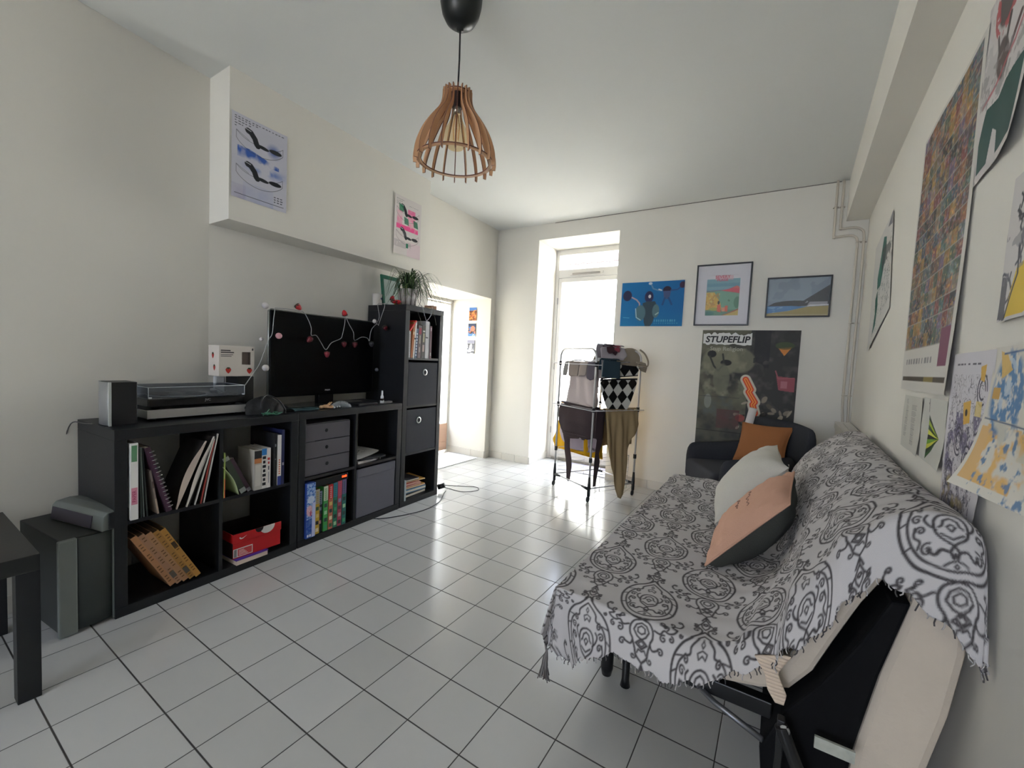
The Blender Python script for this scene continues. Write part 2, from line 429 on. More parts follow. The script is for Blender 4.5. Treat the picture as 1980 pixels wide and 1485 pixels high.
# window behind the camera that lights the near half of the room
w1 = thing('window_1', 'x', 'x', (.7, -5.15, WZ0)); del w1['category']; w1['kind'] = 'structure'; del w1['label']
m = MB()
for a, b in ((WX0, WX0+.06), (WX1-.06, WX1), (.67, .73)): m.box(a, b, -5.2, -5.14, WZ0, WZ1)
m.box(WX0, WX1, -5.2, -5.14, WZ0, WZ0+.06); m.box(WX0, WX1, -5.2, -5.14, WZ1-.06, WZ1)
m.build('window_frame', PVC, w1, bevel=.004)
MB().box(WX0+.06, WX1-.06, -5.172, -5.168, WZ0+.06, WZ1-.06).build('pane', GLASS, w1)
portal('daylight_back_door', (-.1, 3.53, 1.2), (-PI/2, 0, 0), .82, 2.3)
portal('daylight_side_door', (-1.61, 2.4, 1.0), (0, -PI/2, 0), 1.36, .86)
portal('daylight_window', ((WX0+WX1)/2, -5.22, (WZ0+WZ1)/2), (PI/2, 0, 0), WX1-WX0, WZ1-WZ0)

wxr0 = lambda y: 2.035+.03*y
# heating pipes with their clips (left pipe and right pipe), in the far right corner
PIPE = mat('cream_pipe_paint', 'cfc6b6', .5)
g = 'heating pipes in the far right corner'
for nm, P, L_ in (('l', [(1.926, 2.5), (1.928, 2.12), (1.936, 2.105), (1.95, 2.10), (2.02, 2.102), (2.050, 2.09), (2.066, 2.055), (2.068, 1.9), (2.068, 1.5), (2.067, 1.0), (2.068, .90), (2.074, .82), (2.080, .72)], 'left of two cream heating pipes, the one with the lower bend, in the far corner'),
                 ('r', [(1.962, 2.5), (1.962, 2.175), (1.968, 2.16), (1.985, 2.155), (2.04, 2.157), (2.082, 2.14), (2.100, 2.10), (2.104, 1.95), (2.104, 1.5), (2.102, 1.0), (2.102, .90), (2.106, .82), (2.108, .72)], 'right of two cream heating pipes, the one nearer the wall corner')):
    t = thing('heating_pipe', L_, 'pipe', (P[0][0], 2.975, 2.5), g)
    MB().tube(smooth_path([(x, 2.978, z) for x, z in P], 4), .0078, n=10).build('pipe', PIPE, t)
    for z in ((2.31, 2.05, 1.48, .96)):
        x = P[0][0]+.002 if z > 2.2 else (2.075 if nm == 'l' else 2.102)
        MB().tube([(x-.014, 2.992, z), (x-.012, 2.968, z), (x+.012, 2.968, z), (x+.014, 2.992, z)], .0035, n=6).build('pipe_clip', PIPE, t)
# radiator below
RM = Matrix.Translation((wxr0(1.94)-.098, 1.94, 0)) @ Matrix.Rotation(math.radians(-1.72), 4, 'Z')
t = thing('radiator', 'white panel radiator with a slotted top grille below the pipes, half hidden by the sofa', 'radiator', RM)
RAD = mat('radiator_enamel', 'd8d2c4', .4)
m = MB(RM); m.box(.005, .013, .01, .92, .14, .76); m.box(.082, .088, .01, .92, .14, .76)
for i in range(22): m.box(.013, .082, .025+i*.042, .029+i*.042, .16, .70)
m.build('panel', RAD, t, bevel=.002)
m = MB(RM); m.box(0, .008, 0, .93, .735, .778); m.box(.084, .09, 0, .93, .735, .778); m.box(.008, .084, 0, .01, .735, .778); m.box(.008, .084, .92, .93, .735, .778); m.box(.044, .048, .01, .92, .765, .773)
for i in range(36): m.box(.008, .084, .02+i*.0252, .029+i*.0252, .765, .773)
m.build('top_grille', RAD, t)
lab(MB(RM).box(.014, .082, .02, .91, .70, .745).build('grille_shade', mat('slot_shade_dark', '3f3b34', .8), t), 'dark block painting the shade under the grille')  # dark block added so the grille slots look shaded
m = MB(RM).tube([(.10, .99, .70), (.09, .985, .60), (.06, .97, .58), (.05, .93, .58)], .009).tube([(.05, .97, .60), (.05, .97, .54)], .018)
m.build('valve', RAD, t)
for z in (.25, .62): MB(RM).box(.088, .096, .4, .43, z, z+.04).build('bracket', RAD, t)

# ------------------------------------------------------------------ outside
GR = mat('courtyard_concrete', 'b8b2a6', .9, var=.1, vscale=2)
struct(MB().prism([(-14, -16), (14, -16), (14, 20), (-14, 20)], -.25, -.13).build('floor_outside', GR))
PLAS = mat('white_render', 'efeee6', .9, var=.03, vscale=1.5, bump=.1, bscale=40)
nb = thing('neighbour_house', 'white rendered house with a pink tiled roof seen through the glazed back door', 'house', (-1.5, 6.5, -.13))
MB().prism([(-6, 6.5), (4, 6.5), (4, 9), (-6, 9)], -.13, 2.86).build('wall', PLAS, nb)
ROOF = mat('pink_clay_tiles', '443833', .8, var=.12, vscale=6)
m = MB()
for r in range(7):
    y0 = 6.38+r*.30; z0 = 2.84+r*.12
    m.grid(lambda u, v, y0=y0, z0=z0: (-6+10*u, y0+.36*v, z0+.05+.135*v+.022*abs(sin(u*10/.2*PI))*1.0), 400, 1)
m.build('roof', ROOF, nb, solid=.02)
m = MB(); m.box(-1.17, -1.02, 6.44, 6.5, 1.44, 1.47); m.prism([(-1.17, 6.5), (-1.0, 6.5), (-1.15, 6.36)], 1.47, 1.55)
lab(m.build('wall_lamp', mat('grey_plastic', '6f7a78', .6), nb), 'small grey fitting on the wall')
struct(MB().prism([(-3.2, -6), (-3.0, -6), (-3.0, 6.3), (-3.2, 6.3)], -.13, 4.6).build('wall_sky_block', PLAS))  # added wall, placed close and tall to hold back sky light

# mats
t = tag(Cv(.42, .62, 60).mesh('doormat', lambda u, v: (-1.50+u*.42, 2.22+v*.62, .006+0*u), PAPER), 'small red and brown mat on the tiles inside the side door', 'mat')
# ================================================================== shelving units and what stands in them
BLK = mat('black_brown_wood_veneer', '16171a', .42, var=.25, vscale=14, bump=.04, bscale=120, spec=.45)
def unit(name, label, M, W, H, D, cols, rows, T=.04, t=.016):
    th = thing(name, label, 'shelf', M)
    lf = lambda: MB(M)
    lf().box(0, W, 0, D, H-T, H).build('top_panel', BLK, th, bevel=.0015)
    lf().box(0, W, 0, D, 0, T).build('bottom_panel', BLK, th, bevel=.0015)
    lf().box(0, T, .001, D, T+.0005, H-T-.0005).build('side_panel', BLK, th, bevel=.0015)
    lf().box(W-T, W, .001, D, T+.0005, H-T-.0005).build('side_panel', BLK, th, bevel=.0015)
    iw = (W-2*T-(cols-1)*t)/cols; ih = (H-2*T-(rows-1)*t)/rows
    for c in range(1, cols):
        x = T+c*iw+(c-1)*t; lf().box(x, x+t, .004, D, T+.0005, H-T-.0005).build('divider', BLK, th)
    for r in range(1, rows):
        z = T+r*ih+(r-1)*t
        for c in range(cols):
            x = T+c*(iw+t); lf().box(x+.0005, x+iw-.0005, .004, D, z, z+t).build('shelf_board', BLK, th)
    return th
S1 = F(-.477, -.335, 0, 92.6); S2 = F(-.514, .438, 0, 93.4); S3 = F(-.563, 1.232, 0, 91.8)
unit('shelving_unit', 'low black two by two shelf unit nearest the camera, record player on top', S1, .768, .757, .39, 2, 2)
unit('shelving_unit', 'low black two by two shelf unit in the middle, television on top', S2, .786, .759, .39, 2, 2)
unit('tall_shelving_unit', 'tall narrow black shelf tower with a potted plant on top', S3, .408, 1.455, .385, 1, 4, T=.04)

def bmat(c, r=.6): return mat('cover_'+c, c, r)
PAGES = mat('book_pages', 'd9d0bd', .85)
WHT = bmat('e6e3dc'); INK = bmat('1b1b1d')
def book(M, w, h, d, c, label, group=None, deco=(), hard=True, cat='book', name='book', pages=True, r=.55, shade_pc=None):
    """upright book: spine at y=0 facing the viewer, x thickness, z height; deco = (z0,z1,colour,inset)"""
    th = thing(name, label, cat, M, group)
    e = .0018 if hard else .0008
    m = MB(M); ms = [bmat(c, r)]
    m.box(0, e, 0, d, 0, h); m.box(w-e, w, 0, d, 0, h); m.box(e, w-e, 0, e, 0, h)
    for z0, z1, cc, ins in deco:
        ms.append(bmat(cc, r)); m.box(w*ins, w*(1-ins), -.0007, .0002, z0*h, z1*h, len(ms)-1)
    m.build('cover', ms, th)
    if pages: MB(M).box(e, w-e, e, d-.003, .003, h-.003).build('pages', PAGES if not shade_pc else bmat(shade_pc, .9), th)  # optional dark page colour paints in the shade of the cubby
    return th
def lean(M, x, y, z, deg, rz=0):   # place at (x,y,z) in the unit's frame, leaning to the right by deg
    return M @ Matrix.Translation((x, y, z)) @ Matrix.Rotation(math.radians(deg), 4, 'Y') @ Matrix.Rotation(math.radians(rz), 4, 'Z')
Z1 = .3865+.001; Z0 = .0405
G = 'folders and magazines in the upper left cubby of the near unit'
b = book(lean(S1, .047, -.005, Z1, 0), .025, .312, .25, 'e8e5e0', 'white ring binder with a green label at the far left of the near unit', G, [(.76, .97, '5a8a64', .15), (.2, .42, 'd892a4', .12)], cat='binder', name='ring_binder')
m = MB()
m.text('PAPER', .017, lean(S1, .0595, -.006, Z1+.096, 0) @ Matrix.Rotation(-PI/2, 4, 'Y') @ Matrix.Rotation(PI/2, 4, 'X'), 0, .0002)
m.build('lettering', bmat('a8305a'), b)
for x, c, an, h, w, l in ((.083, '3b463e', -1, .285, .004, 'thin dark green folder next to the white binder'), (.092, '6f7872', -2, .29, .004, 'thin grey folder leaning behind the green one'), (.102, '2c3330', -3, .285, .005, 'thin black folder between the grey folder and the small magazine')):
    book(lean(S1, x, .004, Z1, an), w, h, .23, c, l, G, cat='folder', name='folder', pages=False)
book(lean(S1, .138, .002, Z1, -8), .006, .19, .21, '8d7f74', 'short brown and beige magazine standing before the purple notebook', G, [(.0, .35, 'b9a68e', 0), (.6, .75, '5b4b42', 0)], cat='magazine', name='magazine', pages=False)
sp = book(lean(S1, .168, -.004, Z1, -15), .020, .295, .21, '3d2233', 'purple spiral bound notebook leaning to the left', G, [(.05, .95, '4a2c40', .2)], cat='notebook', name='spiral_notebook')
m = MB(lean(S1, .168, -.004, Z1, -15))
for i in range(15): m.lathe([(.009, -.001), (.0105, 0), (.009, .001), (.0105, 0)][:3], (.019, .002, .02+i*.018), 0, 10)
m.build('spiral', mat('silver_wire', 'b9b4b2', .35, .9), sp)
# leaning sheets and record sleeves on the right of that cubby
def sleeve(x, zr, an, h, c, label, bow, c2='2a2624', d=.2, th=.002, y=-.002, cat='record sleeve'):
    M = lean(S1, x, y, Z1+zr, an); t = thing('record_sleeve', label, cat, M, 'record sleeves leaning in the near unit')
    m = MB(M); m.grid(lambda u, v: (.0015, .003+d*u, .002+(h-.004)*v), 2, 4); m.build('sleeve', bmat(c2), t, solid=.0016)
    n = 16; w = max(th, .002); L = [(bow*sin(PI*i/n)-(w/2), h*i/n) for i in range(n+1)]+[(w/2, h*(n-i)/n) for i in range(n+1)]; q = len(L)
    MB(M).add([(a, 0, b) for a, b in L]+[(a*.4, .012, b) for a, b in L], [tuple(range(q)), tuple(range(q, 2*q))[::-1]]+[(i, q+i, q+(i+1) % q, (i+1) % q) for i in range(q)]).build('pale_edge' if bow < -.01 else 'edge', bmat(c), t)
    return t
sleeve(.205, 0, 22, .305, 'c9b9aa', 'large cream cardboard sleeve bulging outwards, leftmost of the leaning sleeves', -.026, th=.003)
sleeve(.250, 0, 18.5, .300, '2a2320', 'dark sleeve just behind the bulging cream one', -.004)
sleeve(.243, 0, 20, .318, 'd8cfc4', 'pale sleeve with a printed face, second of the cream ones', -.016, th=.003)
sleeve(.275, 0, 15, .30, 'ded8ce', 'thin white sleeve just left of the red edged one', -.004)
sleeve(.298, 0, 11, .285, '9c3b33', 'red edged sleeve closest to the divider', -.003, th=.003)
sleeve(.310, 0, 10.5, .315, 'c7c2ba', 'tall pale grey sleeve touching the divider', -.004, th=.003)
# upper right cubby
G = 'books in the upper right cubby of the near unit'
book(lean(S1, .3945, 0, Z1, .5), .004, .215, .2, '9aa85a', 'very thin booklet with a green and orange edge against the divider', G, [(0, .42, 'd0653c', 0)], pages=False, hard=False)
t = thing('booklet', 'pale green booklet slumped to the left against the divider', 'booklet', lean(S1, .462, .0, Z1, -26), G)
MB(lean(S1, .462, 0, Z1, -26)).grid(lambda u, v: (.012*sin(PI*v), .18*u, .165*v), 4, 10).build('booklet', bmat('a9b685'), t, solid=.002)
G2 = 'dark books slumped to the left'
book(lean(S1, .474, .004, Z1, -25), .028, .205, .19, '2b3527', 'dark green book slumped to the left beside the pale booklet', G, [(.0, .12, '8b9089', 0), (.9, 1, '8b9089', 0)])
book(lean(S1, .509, .010, Z1, -26), .018, .195, .19, '3a2233', 'dark purple book slumped on the dark green book', G, [(.0, .1, '77747a', 0)])
m = book(lean(S1, .535, .002, Z1, 0), .036, .205, .15, 'b9b3a8', 'thick pale book with a black and orange head to its spine', G, [(.78, .97, '1d1d1d', .0), (.66, .78, 'c07a45', 0), (.10, .62, 'c9c4ba', .1)])
book(lean(S1, .572, .002, Z1, 0), .024, .205, .15, 'e0dcd4', 'book with a blue head and big black letters on a white spine', G, [(.84, 1, '2f7fc4', 0)]+[(.08+i*.11, .15+i*.11, '15161a', .15+.1*(i % 2)) for i in range(7)])
book(lean(S1, .597, .002, Z1, 0), .020, .205, .15, 'e3ddd6', 'white book with red marks on its spine', G, [(.70, .76, 'c33a34', .2), (.6, .66, 'c33a34', .3), (.45, .55, '55565c', .35), (.12, .4, '9b9aa0', .4)])
book(lean(S1, .634, .002, Z1, 0), .016, .275, .18, '1a1b1e', 'tall thin black book left of the tall white one', G, [(.75, .8, '8f9096', .3), (.5, .52, '6f7076', .3)])
book(lean(S1, .653, .000, Z1, 0), .019, .265, .18, 'e4dfd9', 'tall white book with a blue foot and orange writing', G, [(0, .18, '2b3a86', 0)]+[(.22+i*.045, .245+i*.045, 'cf6d4f', .3) for i in range(7)])
book(lean(S1, .676, .002, Z1, 0), .014, .29, .18, '1c2350', 'tall dark navy book rightmost in the cubby', G, [(.35, .4, 'a9a7b0', .2)])
# lower left cubby: comic albums with gold spines, leaning right
cols = ['b7835a', 'ab8062', 'b0845e', 'a97b3c', 'b88740']
nm = ['leftmost of the five leaning gold spined albums', 'second album from the left in the leaning gold row', 'middle one of the five leaning gold spined albums', 'fourth gold album, its spine closely lettered', 'rightmost leaning gold album, a dark oval on its spine']
for i in range(5):
    M = lean(S1, .054+.0265*i, .0, Z0+.268-.004*i+.0*i, 0) @ Matrix.Identity(4)
    M = S1 @ Matrix.Translation((.185+.0245*i, .004, Z0+.0115)) @ Matrix.Rotation(math.radians(-28), 4, 'Y')
    dd = [(.03+j*.05, .045+j*.05, '6b4a22', .25) for j in range(19) if (j*7+i*5) % 9 > 2]
    dd += [(.12, .24, '5e564a', .1)] if i in (1, 3) else ([(.62, .74, '3d2c18', .15)] if i == 4 else [])
    b = book(M, .0215, .29, .2, cols[i], nm[i], 'gold spined albums leaning in the near unit', dd, cat='comic album', name='comic_album', r=.4, shade_pc='4a3a28')
# lower right: booklet under a red shoe box
MB(S1).box(.448, .60, -.012, .16, Z0, Z0+.022).build('paperback', [bmat('dcc8b8')])
o = bpy.data.objects['paperback']; tag(o, 'cream paperback with a purple spine lying under the red shoe box', 'book'); rebase(o, S1 @ Vector((.52, .07, Z0)))
ch = MB(S1).box(.446, .602, -.014, .162, Z0+.022, Z0+.027).build('cover', bmat('55309a'), o)
MS = S1 @ F(.438, .004, Z0+.0275, -2)
sb = thing('shoe_box', 'red shoe box with a white half disc and label on its front', 'box', MS)
RED = mat('red_cardboard', 'c3161b', .45); 
m = MB(MS); m.box(.003, .235, .003, .006, 0, .085); m.box(.003, .235, .297, .30, 0, .085, 1); m.box(.003, .006, .006, .297, 0, .085, 1); m.box(.232, .235, .006, .297, 0, .085, 1); m.box(.003, .235, .006, .297, 0, .003, 1)
m.build('box_body', [RED, bmat('241212')], sb)
m = MB(MS); m.box(0, .238, 0, .003, .078, .122); m.box(0, .003, .003, .10, .078, .122)
m.build('lid', RED, sb, bevel=.001)
m = MB(MS); pts = [(.165+.038*cos(a), .122-.038*sin(a)*1.0) for a in np.linspace(0, PI, 16)]
m.add([(x, -.0012, z) for x, z in pts]+[(x, .0005, z) for x, z in pts], [tuple(range(16))]+[(i, (i+1) % 16, 16+(i+1) % 16, 16+i) for i in range(16)])
pts = [(.125+.02*cos(a), .1225-.022*sin(a)) for a in np.linspace(0, PI, 12)]
m.add([(x, -.0016, z) for x, z in pts], [tuple(range(12))], 1)
m.build('half_disc', [bmat('e2ded8'), bmat('140b0b')], sb)
m = MB(MS); sw = [(.030, .098), (.036, .092), (.046, .093), (.066, .106), (.046, .098), (.038, .098), (.035, .103), (.030, .103)]
m.add([(x, -.0012, z) for x, z in sw], [tuple(range(8))]); m.build('tick_mark', bmat('efe9e4'), sb)
m = MB(MS); m.box(.004, .094, .0015, .004, .006, .048)
m.box(.024, .090, .0008, .0016, .010, .044, 1); m.box(.007, .019, .0008, .0016, .008, .046, 2)
for i in range(4): m.box(.028, .07-.006*i, .0002, .001, .015+i*.007, .018+i*.007, 3)
m.build('size_label', [bmat('e8e2de'), bmat('cf4a4a'), bmat('8d8a86'), bmat('f0d6d2')], sb)

# ---- middle unit
DK = mat('dark_taupe_fabric_box', '57545a', .85, bump=.15, bscale=400)
MD = S2 @ F(.041, .012, .3875)
t = thing('drawer_box', 'taupe box of three small drawers with finger holes, under the television', 'drawer box', MD)
m = MB(MD); m.box(0, .312, .01, .33, 0, .004); m.box(0, .312, .01, .33, .296, .30); m.box(0, .004, .01, .33, 0, .30); m.box(.308, .312, .01, .33, 0, .30); m.box(0, .312, .326, .33, 0, .30)
m.build('carcass', DK, t)
for i in range(3):
    z = .004+i*.0985
    m = MB(MD); m.box(.005, .307, .0, .012, z, z+.0935); m.box(.008, .304, .012, .32, z, z+.004); m.box(.008, .012, .012, .32, z, z+.085); m.box(.300, .304, .012, .32, z, z+.085)
    dr = m.build('drawer', DK, t, bevel=.001)
    lab(MB(MD).lathe([(0, -.0012), (.009, -.0012), (.0105, 0), (.0105, .002)], (.148-.004*i, 0, z+.052), 0, 16, 'y').build('finger_hole', mat('hole_black', '0a0a0b', .8), dr), 'round dark finger hole')
GB = mat('slate_fabric', '62626b', .9, bump=.2, bscale=500)
MG = S2 @ F(.407, .004, .042)
t = thing('storage_box', 'plain slate grey fabric box filling the lower right cubby of the middle unit', 'storage box', MG)
m = MB(MG); m.box(0, .333, 0, .006, 0, .315); m.box(0, .006, .006, .34, 0, .315); m.box(.327, .333, .006, .34, 0, .315); m.box(0, .333, .334, .34, 0, .315); m.box(0, .333, 0, .34, 0, .006)
m.build('box_body', GB, t, bevel=.003); MB(MG).box(.003, .330, -.004, .001, .262, .318).build('fold_over_rim', GB, t, bevel=.003)
# board game / tall blue box and the row of comics
cv = Cv(.055, .315, 500, '2f66b8'); n = cv.noise(6, 3); cv.put((n > .5)*.8, '8fb6e0'); cv.put((cv.Y < .35)*1., '1c3f9c', .7); cv.ell(.35, .5, .35, .1, 'd9a8b4'); cv.ell(.5, .45, .15, .05, 'b8305a'); cv.ell(.5, .7, .4, .07, 'cfdcec', .8)
cv.put((cv.noise(20, 9) > .62)*(cv.Y > .35)*.6, 'e6e0ee'); cv.words(.1, .02, 3, 'e8e8f4', .25, .05)
MK = S2 @ F(.043, -.012, Z0+.0005)
t = thing('puzzle_box', 'tall bright blue illustrated box at the left of the comics row', 'box', MK)
MB(MK).box(0, .058, .001, .22, 0, .315).build('box_body', bmat('27479a'), t, bevel=.001)
cv.mesh('printed_front', lambda u, v: tuple(np.array([list(MK @ Vector((.0015+.055*a, -.0002, .001+.313*b))) for a, b in zip(u, v)]).T), PRINT, t)
m = MB(MK); m.box(.036, .057, -.0012, -.0003, .004, .20)
m.build('white_spine_band', bmat('b9bfe2'), t)
G = 'comic paperbacks standing in a row in the middle unit'
cm = [('c9a32c', 'b9b29a', 'yellow comic, first after the blue box'), ('1f2a33', '8a97b4', 'black and grey comic between the yellow and the green one'), ('3f9f4a', 'c2cbb0', 'green comic near the left end of the row'),
      ('b86a50', 'c4262c', 'red headed comic in the middle of the row'), ('147a5c', '2a7e97', 'teal comic right of the red one'), ('a03a52', 'b9445c', 'pink and crimson comic, second from the right'), ('14655f', '6f5a86', 'dark teal comic with a violet head, rightmost')]
xs = [.122, .150, .178, .213, .245, .276, .309]
for i, (a, b_, l) in enumerate(cm):
    w_ = .029 if i != 1 else .022
    dd = [(.68, 1, b_, 0)]+[(.70+j*.045, .725+j*.045, a if i != 3 else 'e8cfc4', .28) for j in range(6)]
    dd += [(.05+j*.16, .13+j*.16, ['e8d9b0', '2b2b2b', 'd8c070', '3a5f3a'][(j+i) % 4] if i in (0, 3) else ['9fd0a0', '16332c', '3b9a6a', '20403c'][(j+i) % 4] if i in (2, 4, 6) else ['7f8aa8', '22262c', 'c08a92', '5a2030'][(j+i) % 4], .18) for j in range(4)]
    book(lean(S2, xs[i]-.012, .004+.006*(i == 1), Z0+.001, 0), w_, (.262+.003*i) if i != 1 else .245, .16, a, l, G, dd, cat='comic', name='comic_book', hard=False, shade_pc='3a332e')
MC = S2 @ F(.092, .012, Z0+.274)
t = thing('digital_clock', 'black clock radio with glowing orange digits lying on the comics', 'clock radio', MC)
MB(MC).box(0, .252, 0, .15, .0, .042).build('clock_body', mat('gloss_black', '0b0b0d', .3), t, bevel=.004)
m = MB(); m.text('10:05', .017, MC @ Matrix.Translation((.222, -.0008, .024)) @ Matrix.Rotation(PI/2, 4, 'X'), 0, .0004, bold=.0003)
m.build('digits', mat('orange_led', 'ff4a20', emit='ff3c10', estr=3.), t)
# ---- papers on the middle unit's right shelf
Z1b = .3875
for i, (dx, an, c, l) in enumerate(((0, 8, 'd9d6d2', 'white sheets of paper stacked in the open cubby, the sheet with the doodle on top'), (.03, -6, '23242a', 'dark magazine under the white papers'), (.01, 2, 'cfccc8', 'thick pale magazine at the bottom of the paper pile'))):
    MP = S2 @ F(.415+dx, .02, Z1b+[.030, .018, .0][i], an)
    t = thing('paper_sheets' if i == 0 else 'magazine', l, 'papers' if i == 0 else 'magazine', MP, None if i == 0 else 'magazines in the open cubby')
    if i == 0:
        cv = Cv(.22, .28, 260, 'dcd9d6'); cv.line([(.3, .4), (.5, .34), (.72, .42), (.6, .56), (.38, .52), (.3, .4)], .02, '2a2a30'); cv.scribble(14, '55555c', (.15, .15, .85, .85), .12, .01, 4)
        cv.mesh('top_sheet', lambda u, v: tuple(np.array([list(MP @ Vector((.22*a, .28*b, .004+.022*a*a+.006*sin(3*b)))) for a, b in zip(u, v)]).T), PAPER, t)
        MB(MP).grid(lambda u, v: (.004+.215*u, .004+.27*v, .001+.018*u*u), 8, 4).build('under_sheet', bmat('c4c1bd'), t, solid=.002)
    else: MB(MP).box(0, .2, 0, .27, 0, [0, .010, .017][i]).build('magazine_body', bmat(c), t, bevel=.002)
t = thing('cable_bundle', 'small tangle of white cable with a black plug at the edge of the open cubby', 'cable', S2 @ F(.54, .03, Z1b+.004))
pts = [(.52+.03*cos(a)+.004*a, .0+.03*sin(a)*.6, Z1b+.008+.003*(k % 4)) for k, a in enumerate(np.linspace(0, 5*PI, 30))]
MB(S2).tube([(x, y+.03, z) for x, y, z in pts], .0025, n=6).build('cable', bmat('d6d3d0'), t)
MB(S2).box(.585, .612, .02, .035, Z1b+.001, Z1b+.014).build('plug', bmat('141416'), t, bevel=.003)

# ---- tall unit
zz = [.04, .3862, .7305, 1.0747]   # tops of the boards
NAVY = mat('dark_navy_fabric', '20222c', .8, bump=.2, bscale=500)
for i, z in ((0, zz[2]), (1, zz[1])):
    MQ = S3 @ F(.044, .004, z+.001)
    t = thing('fabric_bin', ['upper dark navy fabric bin with a silver ring pull in the shelf tower', 'lower dark navy fabric bin with a silver ring pull in the shelf tower'][i], 'storage bin', MQ, 'fabric bins in the shelf tower')
    m = MB(MQ); m.box(0, .32, 0, .006, 0, .318); m.box(0, .006, .006, .33, 0, .318); m.box(.314, .32, .006, .33, 0, .318); m.box(0, .32, .324, .33, 0, .318); m.box(0, .32, 0, .33, 0, .006)
    m.build('bin_body', NAVY, t, bevel=.003)
    MB(MQ).lathe([(.016, -.003), (.0235, -.003), (.0245, .0), (.016, .0), (.016, -.003)], (.175-.05*i, -.001, .245-.01*i), 0, 24, 'y').build('ring_pull', mat('ring_metal', 'cfcfcd', .3, .6), t)
# books in the top cubby
G = 'books in the top cubby of the shelf tower'; zt = zz[3]
B = lambda x, w_, h, c, l, deco=(), an=0., y=.004, d=.17: book(lean(S3, x, y, zt+.001, an), w_, h, d, c, l, G, deco)
B(.0425, .016, .20, 'b9b6b4', 'white speckled paperback at the far left of the top cubby', [(.05+.06*i, .07+.06*i, '8b8890', .1) for i in range(14)])
B(.062, .020, .265, 'b06a3a', 'orange brown book with a cream label near its head', [(.66, .74, 'e0c898', .2)], 5)
B(.086, .013, .27, 'd9d6cf', 'slim white book with a black band leaning right', [(.52, .56, '1c1c20', 0), (.62, .95, 'e6e3de', 0)], 4)
B(.105, .018, .22, '5f7085', 'blue grey checkered spine book in the top cubby', [(.1+.1*i, .15+.1*i, 'c9ced6', .15) for i in range(8)], 3)
B(.132, .034, .245, '6a5a5a', 'mottled grey and crimson thick book with pale label blocks', [(.74, .93, '9a2a3c', .15), (.46, .7, 'a79c8c', .35), (.2, .36, 'b0a296', .35)], 1.5)
B(.172, .036, .25, '55504a', 'mottled dark thick book with cream label blocks, right of the crimson one', [(.8, .84, 'd0cfc6', .2), (.5, .76, 'b3a987', .3), (.22, .42, 'b79e98', .25)], 1)
B(.213, .026, .283, 'c4c2c4', 'tall pale grey folder in the right part of the top cubby', [(.55, .58, '2a2a2c', .0)])
B(.243, .007, .28, 'dcdadb', 'thin white sheet folder standing right of the grey one', [])
B(.253, .006, .275, '2a2a30', 'thin black booklet right of the white sheet folder', [])
B(.262, .020, .25, '5a3040', 'dark burgundy book rightmost in the top cubby', [(.85, .95, 'b9a5ae', .3), (.1, .2, '9a938c', .3)])
MR_ = S3 @ Matrix.Translation((.045, .002, zt+.20)) @ Matrix.Rotation(math.radians(38), 4, 'Y')
t = thing('booklet', 'bright red booklet lying slanted on the white speckled paperback', 'booklet', MR_, G)
MB(MR_).box(0, .01, 0, .15, 0, .10).build('cover', bmat('d8362c'), t)
# bottom cubby: a heap of magazines and a box
zb = zz[0]+.001
bx = [(.070, .235, 0, .036, '1f2126', 'flat black box under the pile of magazines in the tower', 'box', 4), (.062, .225, .037, .030, '5d86a4', 'blue comic album lying on the black box', 'comic album', -5), (.062, .215, .068, .014, 'c98f3a', 'yellow backed album lying on the blue one', 'comic album', -8),
      (.060, .18, .083, .010, 'b9403a', 'red magazine sloping in the pile', 'magazine', -4), (.063, .17, .094, .009, 'd87a5c', 'salmon magazine sloping in the pile', 'magazine', -9), (.060, .16, .104, .008, 'c2473c', 'second red magazine higher in the pile', 'magazine', -2), (.075, .20, .113, .009, 'd9a24a', 'golden magazine near the top of the pile', 'magazine', -14), (.065, .15, .123, .016, '2b2c34', 'dark and silver magazine topmost in the pile', 'magazine', -8)]
for x, w_, z, h, c, l, k, an in bx:
    t = thing('magazine' if k == 'magazine' else k.replace(' ', '_'), l, k, S3 @ F(x, .02, zb+z, an*.6), 'pile in the bottom cubby of the shelf tower')
    M = S3 @ F(x, .02+.006*abs(an)/4, zb+z, an*.6)
    MB(M).box(0, w_, 0, .2, 0, h*.9).build('cover', bmat(c), t, bevel=.001)
    if h < .04: MB(M).box(.002, w_-.002, -.0006, .0005, h*.25, h*.65).build('pages', PAGES, t)
book(lean(S3, .0435, -.004, zb, 0), .012, .15, .15, 'a9b3b8', 'pale grey booklet standing left of the pile in the bottom cubby', G+' ', pages=False)

# ================================================================== on top of the low units
T1 = .7575; SIL = mat('brushed_silver_plastic', 'a2a3a3', .38, .55); BP = mat('black_plastic', '151517', .4); GBL = mat('gloss_black', '0b0b0d', .25)
MS_ = S1 @ F(.012, .11, T1)
t = thing('satellite_speaker', 'small silver fronted bookshelf speaker at the near end of the shelf unit', 'speaker', MS_)
MB(MS_).box(.012, .098, .0, .11, .0, .178).build('cabinet', BP, t, bevel=.003)
m = MB(MS_); m.grid(lambda u, v: (.012-.012*sin(PI*u)**.5, .11*u, .002+.176*v), 12, 2)
m.build('front_grille', SIL, t, solid=.002); MB(MS_).box(.004, .014, -.003, .001, 0, .179).build('edge_highlight', mat('highlight_silver', 'd5dbd8', .25, .6), t, bevel=.001)  # bright strip paints in the highlight along the front corner
